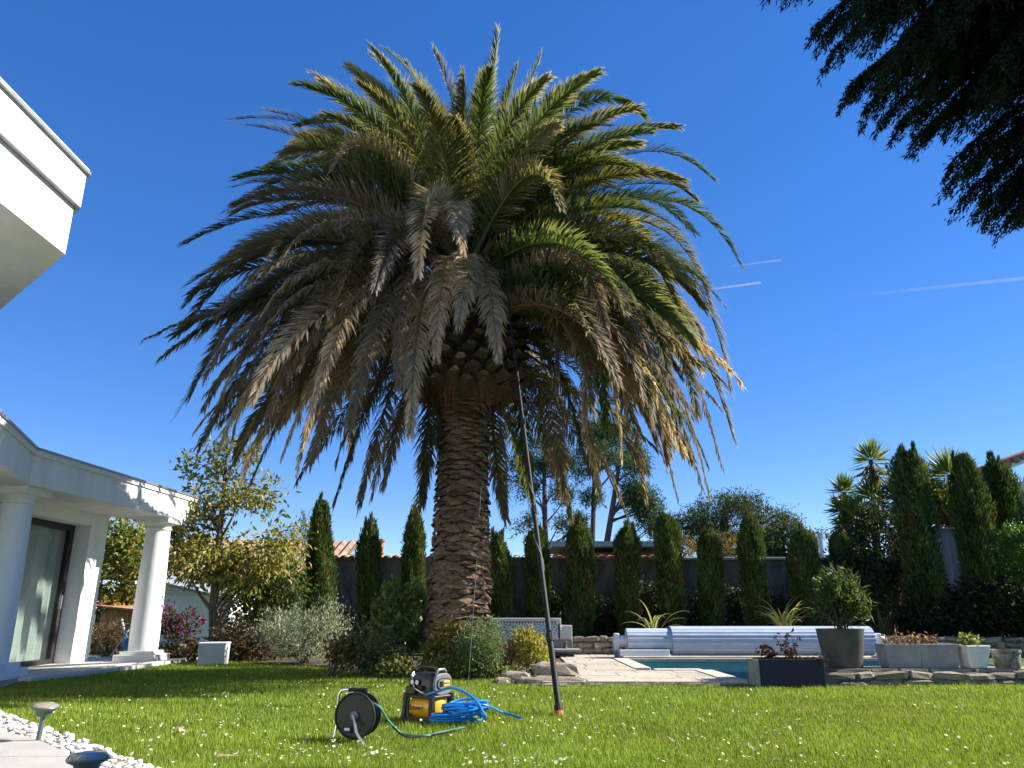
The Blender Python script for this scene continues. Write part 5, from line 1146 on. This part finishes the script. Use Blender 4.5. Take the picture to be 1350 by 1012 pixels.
# tank: yellow capsule
def capsule(L, r, ax='X', n=24):
    pr_ = []; K = 7
    for i in range(K + 1): a = math.pi / 2 * i / K; pr_.append((r * math.sin(a) + .0005, -L / 2 + r * .45 * (1 - math.cos(a))))
    for i in range(K + 1): a = math.pi / 2 * (1 - i / K); pr_.append((r * math.sin(a) + .0005, L / 2 - r * .45 * (1 - math.cos(a))))
    m_ = MB(); m_.lathe(pr_, n); m_.xf(Matrix.Rotation(R(90), 4, 'Y')); return m_
m_ = capsule(CW - .004, .118); m_.xf(Matrix.Translation((0, 0, .135))); tank = cpart(m_, 'tank', M['yellow'], smooth=True)
me = text_mesh('DEWALT', .040, .0015); tm_ = link('lettering', me, M['black'], tank)
tm_.matrix_local = Matrix.Translation((0, 0, 0)) @ (Matrix.Rotation(ca, 4, 'Z') @ Matrix.Translation((-.035, -.1195, .13)) @ Matrix.Rotation(R(90), 4, 'X'))
# roll cage: corner posts, rails
for sx in (-1, 1):
    for sy in (-1, 1):
        m_ = MB(); m_.tube([(sx * (CW / 2 + .012), sy * (CD / 2 + .012), 0), (sx * CW / 2, sy * CD / 2, .10), (sx * (CW / 2 - .006), sy * (CD / 2 - .004), .26)], [.034, .028, .026], 8); cpart(m_, 'cage_post', M['black'], smooth=True)
for sx in (-1, 1):
    for sy in (-1, 1):
        m_ = MB(); m_.add([(sx * (CW / 2 + .02), sy * (CD / 2 + .012), .0), (sx * (CW / 2 - .09), sy * (CD / 2 + .012), .0), (sx * (CW / 2 - .045), sy * (CD / 2 + .006), .10), (sx * (CW / 2 - .05), sy * CD / 2, .25), (sx * (CW / 2 + .01), sy * CD / 2, .25),
                           (sx * (CW / 2 + .02), sy * (CD / 2 - .012), .0), (sx * (CW / 2 - .09), sy * (CD / 2 - .012), .0), (sx * (CW / 2 - .045), sy * (CD / 2 - .014), .10), (sx * (CW / 2 - .05), sy * (CD / 2 - .02), .25), (sx * (CW / 2 + .01), sy * (CD / 2 - .02), .25)],
                          [(0, 1, 2, 3, 4), (9, 8, 7, 6, 5), (0, 5, 6, 1), (1, 6, 7, 2), (2, 7, 8, 3), (3, 8, 9, 4), (4, 9, 5, 0)]); cpart(m_, 'corner_guard', M['black'], bevel=.004)
m_ = MB()
for sy in (-1, 1): m_.box((0, sy * CD / 2, .035), (CW - .02, .028, .05))
cpart(m_, 'base_rail', M['black'], bevel=.008)
m_ = MB()
for sx in (-1, 1):
    k_ = 8; pts = [(sx * (CW / 2 + .008), -CD / 2 + .01 + (CD - .02) * i / k_, .075 - .035 * math.sin(math.pi * i / k_)) for i in range(k_ + 1)]; m_.tube(pts, .020, 8)
cpart(m_, 'end_bar', M['grey'], smooth=True)
m_ = MB(); m_.box((0, 0, .235), (CW + .015, CD + .02, .03)); cpart(m_, 'deck_plate', M['black'], bevel=.01)
# motor housing: rounded, tapering black shell
m_ = MB(); rings = [(.25, 1.0, 1.0), (.30, 1.03, 1.03), (.36, 1.0, 1.0), (.41, .93, .9), (.435, .82, .74), (.44, .6, .5)]
vs = []; n = 24
for z_, kx, ky in rings:
    for j_ in range(n):
        th = 2 * math.pi * j_ / n; c_, s_ = math.cos(th), math.sin(th); e = .45
        vs.append((math.copysign(abs(c_) ** e, c_) * CW / 2 * kx, math.copysign(abs(s_) ** e, s_) * CD / 2 * ky, z_))
fs = [(i * n + j_, i * n + (j_ + 1) % n, (i + 1) * n + (j_ + 1) % n, (i + 1) * n + j_) for i in range(len(rings) - 1) for j_ in range(n)] + [tuple(range(n - 1, -1, -1)), tuple((len(rings) - 1) * n + j_ for j_ in range(n))]
m_.add(vs, fs); shell = cpart(m_, 'motor_housing', M['black'], smooth=True)
def oval(cx_, z_, ry, rz_, th, n=24):
    """plate on the +x end, oval in y/z"""
    m_ = MB(); vs = []
    for x_ in (cx_, cx_ + th):
        for j_ in range(n): a = 2 * math.pi * j_ / n; vs.append((x_, math.copysign(abs(math.cos(a)) ** .7, math.cos(a)) * ry, z_ + math.copysign(abs(math.sin(a)) ** .7, math.sin(a)) * rz_))
    m_.add(vs, [tuple(range(n - 1, -1, -1)), tuple(range(n, 2 * n))] + [(j_, (j_ + 1) % n, n + (j_ + 1) % n, n + j_) for j_ in range(n)]); return m_
ring_ = cpart(oval(CW / 2 - .02, .345, .118, .095, .032), 'end_ring', M['grey'], bevel=.006)
cpart(oval(CW / 2 + .012, .348, .096, .052, .006), 'badge_recess', M['black'], ring_)
cpart(oval(CW / 2 + .018, .348, .086, .043, .006), 'badge_plate', M['grey'], ring_)
m_ = MB()
for i in range(5): m_.box((CW / 2 + .0255, -.066 + .010 * i, .348), (.004, .004, .05))
cpart(m_, 'vent_slot', M['black'], ring_)
m_ = MB(); m_.box((CW / 2 + .026, .030, .352), (.005, .082, .045)); lab = cpart(m_, 'name_plate', M['label'], ring_, bevel=.003)
me = text_mesh('DEWALT', .019, .0008); tm_ = link('lettering', me, M['black'], ring_)
tm_.matrix_local = Matrix.Rotation(ca, 4, 'Z') @ Matrix.Translation((CW / 2 + .0292, .030, .352)) @ Matrix.Rotation(R(90), 4, 'Z') @ Matrix.Rotation(R(90), 4, 'X')
# handles
m_ = MB(); m_.tube([(CW / 2 - .03, -.065, .41), (CW / 2 - .02, -.060, .455), (CW / 2 - .02, -.04, .472), (CW / 2 - .02, .04, .472), (CW / 2 - .02, .060, .455), (CW / 2 - .03, .065, .41)], .014, 8); cpart(m_, 'end_handle', M['grey'], smooth=True)
m_ = MB(); m_.tube([(-.15, 0, .40), (-.13, 0, .468), (-.06, 0, .488), (.07, 0, .488), (.12, 0, .45)], [.014, .014, .016, .016, .012], 8); cpart(m_, 'carry_handle', M['black'], smooth=True)
# controls on the long side
m_ = MB()
for x_, z_ in ((-.07, .36), (-.01, .36)): m_.tube([(x_, -CD / 2 - .02, z_), (x_, -CD / 2 + .03, z_)], .027, 16)
gp = cpart(m_, 'pressure_gauge', M['rubber'])
m_ = MB()
for x_, z_ in ((-.07, .36), (-.01, .36)): m_.tube([(x_, -CD / 2 - .0225, z_), (x_, -CD / 2 - .0195, z_)], .021, 16)
cpart(m_, 'gauge_dial', M['alu'], gp)
m_ = MB(); m_.tube([(.055, -CD / 2 - .035, .315), (.055, -CD / 2 + .03, .315)], .022, 12); cpart(m_, 'regulator_knob', M['rubber'])
m_ = MB(); m_.tube([(-.10, -CD / 2 - .012, .425), (-.09, -CD / 2 + .005, .39), (-.04, -CD / 2 - .018, .31), (.04, -CD / 2 - .02, .28), (.10, -CD / 2 - .03, .27)], .008, 8); m_.tube([(-.11, -CD / 2 + .03, .44), (-.10, -CD / 2 + .005, .41)], .014, 8); cpart(m_, 'air_pipe', M['chrome'], smooth=True)
m_ = MB(); m_.tube([(.10, -CD / 2 - .03, .27), (.135, -CD / 2 - .045, .262)], .012, 10); cpart(m_, 'hose_coupling', M['brass'])
m_ = MB(); m_.box((-.09, -CD / 2 - .012, .285), (.13, .035, .07)); cpart(m_, 'control_panel', M['black'], bevel=.012)

cp.scale = (.9, .9, .9)
def smooth_path(pts, k=8):
    pts = [Vector(p) for p in pts]; out = []
    for i in range(len(pts) - 1):
        p0, p1, p2, p3 = pts[max(i - 1, 0)], pts[i], pts[i + 1], pts[min(i + 2, len(pts) - 1)]
        for j_ in range(k):
            t = j_ / k; out.append(.5 * ((2 * p1) + (p2 - p0) * t + (2 * p0 - 5 * p1 + 4 * p2 - p3) * t * t + (3 * p1 - p0 - 3 * p2 + p3) * t ** 3))
    out.append(pts[-1]); return out
# blue air hose: from the coupling in an arch to the coil, then out over the grass
hc = G(614, 957); start = CM() @ (Vector((.135, -CD / 2 - .045, .262)) * .9); HZ = .045
pts = [start, start + Vector((.10, -.05, .03)), P(598, 906, 6.55), P(625, 920, 6.5), P(640, 945, 6.45)]
nl = 9
for k_ in range(nl):
    cxo, cyo = random.uniform(-.05, .05), random.uniform(-.05, .05); rx, ry = random.uniform(.09, .19), random.uniform(.09, .15); ti, ta = random.uniform(0, .055), random.uniform(0, 6.28); zb = .04 + .012 * k_
    for i in range(10):
        a = -.3 - 2 * math.pi * i / 10
        pts.append(Vector((hc.x + cxo + rx * math.cos(a), hc.y + cyo + ry * math.sin(a), zb + ti * (1 + math.cos(a - ta)) + random.uniform(0, .012))))
pts += [P(590, 938, 6.7), P(600, 928, 6.7), P(640, 929, 6.6)]
e1 = G(662, 938, .07); e2 = G(688, 946, .045); pts += [e1, e2]
m_ = MB(); m_.tube(smooth_path(pts, 5), .0105, 8); bh = m_.build('air_hose', M['hose_blue'], base=(hc.x, hc.y, 0), smooth=True); tag(bh, 'bright blue air hose coiled on the grass by the compressor', 'hose')
m_ = MB(); lp = []
for i in range(30): a = 2 * math.pi * i / 10; lp.append((hc.x - .12 + .17 * math.cos(a) + random.uniform(-.02, .02), hc.y - .03 + .10 * math.sin(a), .045 + .002 * i))
m_.tube(smooth_path(lp, 4), .0095, 6)
m_.build('loose_loop', M['hose_blue'], bh, smooth=True)
# hose reel
rq = G(470, 979); ro = thing('hose_reel', 'black hose reel on a bent zinc tube stand', 'hose reel', tuple(rq)); RR = .150
fa = R(-14); rc = Vector((rq.x - .0, rq.y + .02, .185)); fwd = Vector((math.sin(fa) * 1.0, -math.cos(fa), 0)); lat = Vector((math.cos(fa), math.sin(fa), 0)); upv = Vector((0, 0, 1))
def disc(c, r0, th, n=36, r_in=0):
    m_ = MB(); m_.tube([c - fwd * th / 2, c + fwd * th / 2], r0, n); return m_
fr_ = disc(rc + fwd * .055, RR, .012); fl = fr_.build('drum_flange', M['black'], ro); m_ = disc(rc - fwd * .055, RR, .012); m_.build('drum_flange', M['black'], ro)
m_ = MB(); pts = [rc + fwd * .06 + (lat * math.cos(a) + upv * math.sin(a)) * RR for a in np.linspace(0, 2 * math.pi, 49)]; m_.tube(pts, .009, 6); m_.build('flange_rim', M['rubber'], fl, smooth=True)
m_ = disc(rc, .06, .11, 20); m_.build('drum_core', M['black'], ro); m_ = disc(rc + fwd * .066, .032, .02, 16); m_.build('hub', M['grey'], ro, bevel=.004)
m_ = MB(); m_.box(rc + fwd * .066 - upv * .09 - lat * .05, (.07, .012, .04), fa); lb_ = m_.build('badge', M['navy'], fl); m_ = MB(); m_.box(rc + fwd * .0735 - upv * .088 - lat * .05, (.04, .004, .018), fa); m_.build('badge_print', M['alu'], lb_)
hw = []
for i in range(64): a = 2 * math.pi * i / 16; hw.append(rc + fwd * (-.035 + .07 * i / 63) + (lat * math.cos(a) + upv * math.sin(a)) * (.095 + .004 * math.sin(i)))
m_ = MB(); m_.tube(hw, .012, 6); m_.build('wound_hose', M['hose_green'], ro, smooth=True)
lg = rc - lat * .165; m_ = MB(); pts = [Vector((lg.x - .015, lg.y - .02, 0)), lg - upv * .05, lg + upv * .10, lg + upv * .15 + lat * .012, lg + upv * .166 + lat * .04, lg + upv * .168 + lat * .08]
m_.tube(smooth_path(pts, 5), .010, 8); m_.build('stand_tube', M['chrome'], ro, smooth=True)
m_ = MB(); m_.tube([lg + upv * .168 + lat * .08, lg + upv * .168 + lat * .225], .015, 10); m_.build('handle_grip', M['rubber'], ro)
m_ = MB(); m_.tube([lg + upv * .168 + lat * .22, lg + upv * .15 + lat * .222, lg + upv * .11 + lat * .218], .006, 6); m_.build('crank_rod', M['black'], ro)
m_ = MB(); m_.tube([rc + fwd * .08, rc + fwd * .15 + lat * .06 - upv * .10, Vector((rc.x + .10, rc.y - .2, 0.0))], .011, 8); m_.build('stand_leg', M['chrome'], ro, smooth=True)
# green hose from the reel to the blue coil
s0 = rc + (lat * .7 + upv * .7) * .11
pts = [s0, s0 + lat * .08 - upv * .02, P(512, 949, 6.0), G(530, 966, .035), G(560, 969, .035), G(585, 964, .035), G(612, 958, .05)]
m_ = MB(); m_.tube(smooth_path(pts, 8), .009, 8); tag(m_.build('green_hose', M['hose_green'], base=tuple(G(540, 963)), smooth=True), 'green hose running from the reel across the grass', 'hose')
pts = [rc + (lat * .3 + upv * .9) * .12, P(500, 930, 5.95), P(515, 953, 6.05), G(535, 970, .035), G(570, 968, .035), G(600, 962, .05)]
m_ = MB(); m_.tube(smooth_path(pts, 8), .007, 8); tag(m_.build('black_hose', M['rubber'], base=tuple(G(540, 966)), smooth=True), 'thin black lead paid out beside the green hose', 'hose')
# line hanging from the crown
pts = [P(646, 360, 11.0), P(642, 480, 10.8), P(638, 560, 10.5), P(632, 680, 9.9), P(625, 790, 9.2), P(620, 860, 8.2), P(617, 905, 7.4), G(617, 935, .02)]
m_ = MB(); m_.tube(smooth_path(pts, 8), .0040, 6); tag(m_.build('hanging_hose', mat('dark_line', (.035, .06, .055), .6, .2, 9), base=tuple(G(617, 935)), smooth=True), 'thin green hose line hanging from the palm crown to the ground', 'hose')
# telescopic pole
b0 = G(738, 945); t0 = P(661, 325, 11.0); d = t0 - b0
tp_ = thing('telescopic_pole', 'long black telescopic pole leaning up into the palm crown', 'pole', tuple(b0))
nsec = 6; cuts = [0, .10, .30, .48, .64, .80, 1.0]; rad = [.029, .026, .022, .018, .015, .011]
for i in range(nsec):
    a, b = b0 + d * (cuts[i] + (.0 if i else .004)), b0 + d * cuts[i + 1]; m_ = MB(); m_.tube([a, b], rad[i], 12); m_.build('tube_section', M['carbon'], tp_, smooth=True)
    if i: m_ = MB(); dn = d.normalized(); m_.tube([a - dn * .03, a + dn * .05], rad[i - 1] + .010, 10); m_.tube([a + Vector((.02, -.03, 0)), a + Vector((.02, -.03, 0)) + dn * .09], .010, 6); m_.build('clamp', M['rubber'], tp_, bevel=.003)
m_ = MB(); dn = d.normalized(); m_.tube([b0, b0 + dn * .05], [.03, .04], 10); m_.build('foot', M['orange'], tp_)
m_ = MB(); m_.tube([b0 + dn * .05, b0 + dn * .11], .040, 12); m_.build('foot_collar', M['rubber'], tp_)
pts = [b0 + d * f + Vector((.034 * math.cos(f * 60) * (1 - f * .6), -.034 * math.sin(f * 60) * (1 - f * .6), 0)) for f in np.linspace(.20, .40, 60)]
m_ = MB(); m_.tube(pts, .004, 5, False); m_.build('wound_line', M['grey'], tp_)
# path lights
def path_light(base, label):
    t = thing('path_light', label, 'path light', base); x, y, z = base
    m_ = MB(); m_.lathe([(.017, -.03), (.017, .19)], 14, base); m_.build('post', M['lamp_green'], t, smooth=True)
    m_ = MB(); m_.lathe([(.017, .185), (.045, .19), (.052, .205), (.058, .225), (.085, .238), (.092, .248), (.088, .255)], 28, base); m_.build('lamp_body', M['lamp_green'], t, smooth=True)
    m_ = MB(); m_.lathe([(.088, .2555), (.080, .266), (.055, .275), (.02, .279), (.001, .28)], 28, base); m_.build('solar_lens', M['lamp_top'], t, smooth=True)
    return t
a = G(49, 981); l1 = path_light((a.x, a.y, 0), 'green solar path light on a full-height stake in white pebbles'); l1.rotation_euler = (R(2), R(4), 0)
b = P(116, 998, 3.85); path_light((b.x, b.y, 0.0), 'green solar path light whose lens top is faded brown')
# ================================================================ LAWN: blades, daisies, leaves
def mask_ok(X, Y):
    ok = np.ones(len(X), bool)
    for pl_ in (DECK, TER, POOL, BED, [(p.x, p.y) for p in PE] + [(-9, 2), (-9, PE[0].y)], GRAV, [(4.12, 10.34), (9.6, 10.34), (9.6, 19), (4.12, 19)], [(-20, 2), (-3.2, 2), (-4.9, 6.6), (-20, 9)]): ok &= ~inpoly(X, Y, pl_)
    ok &= ~((X > 2.9) & (Y > 10.2) & (Y < 20) & (X < 16)); ok &= np.abs(X) < .72 * Y + .6
    return ok
N = 450000
Yv = 4.7 + (15.4 - 4.7) * rng.uniform(0, 1, N) ** 1.5; Xv = rng.uniform(-1, 1, N) * (.72 * Yv + .5); ok = mask_ok(Xv, Yv); Xv, Yv = Xv[ok], Yv[ok]; n = len(Xv)
patch = np.sin(Xv * 2.1 + 1.3 * np.sin(Yv * 1.7)) * np.sin(Yv * 2.6 + Xv * .8) + .6 * np.sin(Xv * 7.3 + Yv * 5.1) * np.sin(Yv * 9.0 - Xv * 3.)
hgt = rng.uniform(.022, .052, n) * (1 + .22 * patch); wdt = rng.uniform(.004, .0075, n) * (.75 + Yv / 9)
az = rng.uniform(0, 6.2832, n); lean = rng.uniform(.0, .75, n)
dirx, diry = np.cos(az), np.sin(az); sx, sy = -diry, dirx
b1 = np.stack([Xv - sx * wdt / 2, Yv - sy * wdt / 2, np.zeros(n)], 1); b2 = np.stack([Xv + sx * wdt / 2, Yv + sy * wdt / 2, np.zeros(n)], 1)
tp = np.stack([Xv + dirx * hgt * lean, Yv + diry * hgt * lean, hgt], 1)
V = np.stack([b1, b2, tp], 1).reshape(-1, 3); i = np.arange(n) * 3; F = np.stack([i, i + 1, i + 2], 1)
gc = np.array([(.138, .195, .022), (.175, .230, .028), (.102, .160, .020), (.215, .25, .036), (.25, .22, .07)])
pr_ = np.array([.33, .28, .25, .11, .03]); c = gc[rng.choice(5, n, p=pr_)] * rng.uniform(1.0, 1.7, (n, 1)) * (1 + .10 * patch)[:, None]
big = np.sin(Xv * .9 + 2 * np.sin(Yv * .7)) * np.sin(Yv * 1.1 - Xv * .5 + 1); dryp = np.clip(big * 1.3 - .55, 0, 1)[:, None] * rng.uniform(0, 1, (n, 1)); c = c * (1 - dryp * .5) + np.array([.26, .22, .08]) * dryp * .5; c3 = np.repeat(c, 3, 0)
tag(link('grass', npmesh('grass', V, [F], c3, M['grass']), None), 'short green lawn grass around the palm', 'grass', kind='stuff')
# daisies: small white discs on the sward
K = 5200; Yd = 4.9 + 8.5 * rng.uniform(0, 1, K) ** 1.35; Xd = rng.uniform(-1, 1, K) * (.7 * Yd + .4)
dens = np.exp(-((Xd + .9) / 2.6) ** 2) * .85 + .16; dens *= .10 + .9 * np.clip(np.sin(Xd * 3.1 + Yd) * np.sin(Yd * 2.3 - Xd) + .55 * np.sin(Xd * 9 + 2) * np.sin(Yd * 7 + Xd * 4) + .25, 0, 1)
ok = mask_ok(Xd, Yd) & (rng.uniform(0, 1, K) < dens); Xd, Yd = Xd[ok], Yd[ok]; K = len(Xd); th = np.arange(7) * 2 * math.pi / 7
r_ = rng.uniform(.005, .0115, K); zz = rng.uniform(.035, .055, K); tx, ty = rng.normal(size=K) * .35, rng.normal(size=K) * .35 - .25
ring = np.stack([Xd[:, None] + r_[:, None] * np.cos(th), Yd[:, None] + r_[:, None] * np.sin(th), zz[:, None] + r_[:, None] * (np.cos(th) * tx[:, None] + np.sin(th) * -ty[:, None])], 2)
cen = np.stack([Xd, Yd, zz - .002], 1)[:, None]; V = np.concatenate([cen, ring], 1).reshape(-1, 3); i = np.arange(K) * 8
F = np.concatenate([np.stack([i, i + 1 + j_, i + 1 + (j_ + 1) % 7], 1) for j_ in range(7)]); tt = np.tile(np.array([[.70, .55, .15]] + [[.82, .81, .78]] * 7), (K, 1))
tag(link('daisies', npmesh('daisies', V, [F], tt, M['petal']), None), 'small white daisies scattered through the lawn', 'daisies', kind='stuff')
# fallen leaves and scraps
for (px, py, s, lb) in ((240, 962, .042, 'pale curled dead leaf on the lawn near the path light'), (925, 949, .035, 'pale square scrap of dry leaf on the open lawn'), (990, 985, .028, 'small beige dead leaf among daisies'), (885, 975, .026, 'brown fallen leaf on the lawn below the pool deck')):
    p = G(px, py, .045); m_ = MB(); k_ = 5; vs = []
    for j_ in range(k_ + 1):
        f = j_ / k_; w_ = s * .38 * math.sin(math.pi * (f * .94 + .03)) ** .8; vs += [(p.x - s + 2 * s * f, p.y - w_, p.z + .012 * math.sin(f * 5)), (p.x - s + 2 * s * f, p.y + w_, p.z + .015 + .012 * math.cos(f * 4))]
    m_.add(vs, [(2 * j_, 2 * j_ + 2, 2 * j_ + 3, 2 * j_ + 1) for j_ in range(k_)]); tag(m_.build('fallen_leaf', M['brown_leaf'], base=(p.x, p.y, 0)), lb, 'leaf')
for (xa, ya, xb, yb, lb) in ((286, 996, 350, 997, 'dark dry palm leaflet lying flat on the lawn'), (148, 1006, 205, 1001, 'beige dry palm leaflet by the pebble strip')):
    a, b = G(xa, ya, .05), G(xb, yb, .05); m_ = MB(); m_.add([a - Vector((0, .012, 0)), b, a + Vector((0, .012, .012)), a.lerp(b, .5) + Vector((0, -.014, .01))], [(0, 3, 2), (3, 1, 2)]); tag(m_.build('dry_leaflet', M['brown_leaf'], base=(a.x, a.y, 0)), lb, 'leaf')

# ================================================================ WIRES AND CONTRAILS
wa, wb = P(330, 722, 30), P(1010, 728, 30)
m_ = MB(); m_.tube([wa.lerp(wb, f) + Vector((0, 0, -.35 * math.sin(math.pi * f))) for f in np.linspace(0, 1, 14)], .014, 4)
tag(m_.build('overhead_wire', M['rubber'], base=tuple(wa)), 'thin overhead wire strung behind the garden wall', 'wire')
def contrail(pa, pb, w0, w1, a0, a1, label):
    D = 9000; A, B_ = P(pa[0], pa[1], D), P(pb[0], pb[1], D); n = 24; k_ = 8; V = []; T = []
    for i in range(n + 1):
        f = i / n; c = A.lerp(B_, f); r_ = (w0 + (w1 - w0) * f) * .5 / FPX * D
        r_ *= (1 + .10 * math.sin(i * 2.3)); al = a0 + (a1 - a0) * f
        for j_ in range(k_): t_ = 2 * math.pi * j_ / k_; V.append((c.x, c.y + r_ * math.cos(t_), c.z + r_ * math.sin(t_))); T.append((al, al, al))
    F = [(i * k_ + j_, i * k_ + (j_ + 1) % k_, (i + 1) * k_ + (j_ + 1) % k_, (i + 1) * k_ + j_) for i in range(n) for j_ in range(k_)]
    off = np.array(tuple(A)); o = link('contrail', npmesh('contrail', np.array(V) - off, [np.array(F)], np.array(T), M['contrail']), None, loc=tuple(A)); tag(o, label, 'contrail')
contrail((905, 386), (1003, 373), 3.4, 2.6, .03, .42, 'short bright aircraft contrail just past the palm fronds')
contrail((960, 352), (1031, 343), 3.0, 2.2, .03, .2, 'faint short contrail above the brighter one')
contrail((1120, 391), (1420, 360), 4.5, 4.8, .01, .2, 'long faint contrail fading out towards the palm')
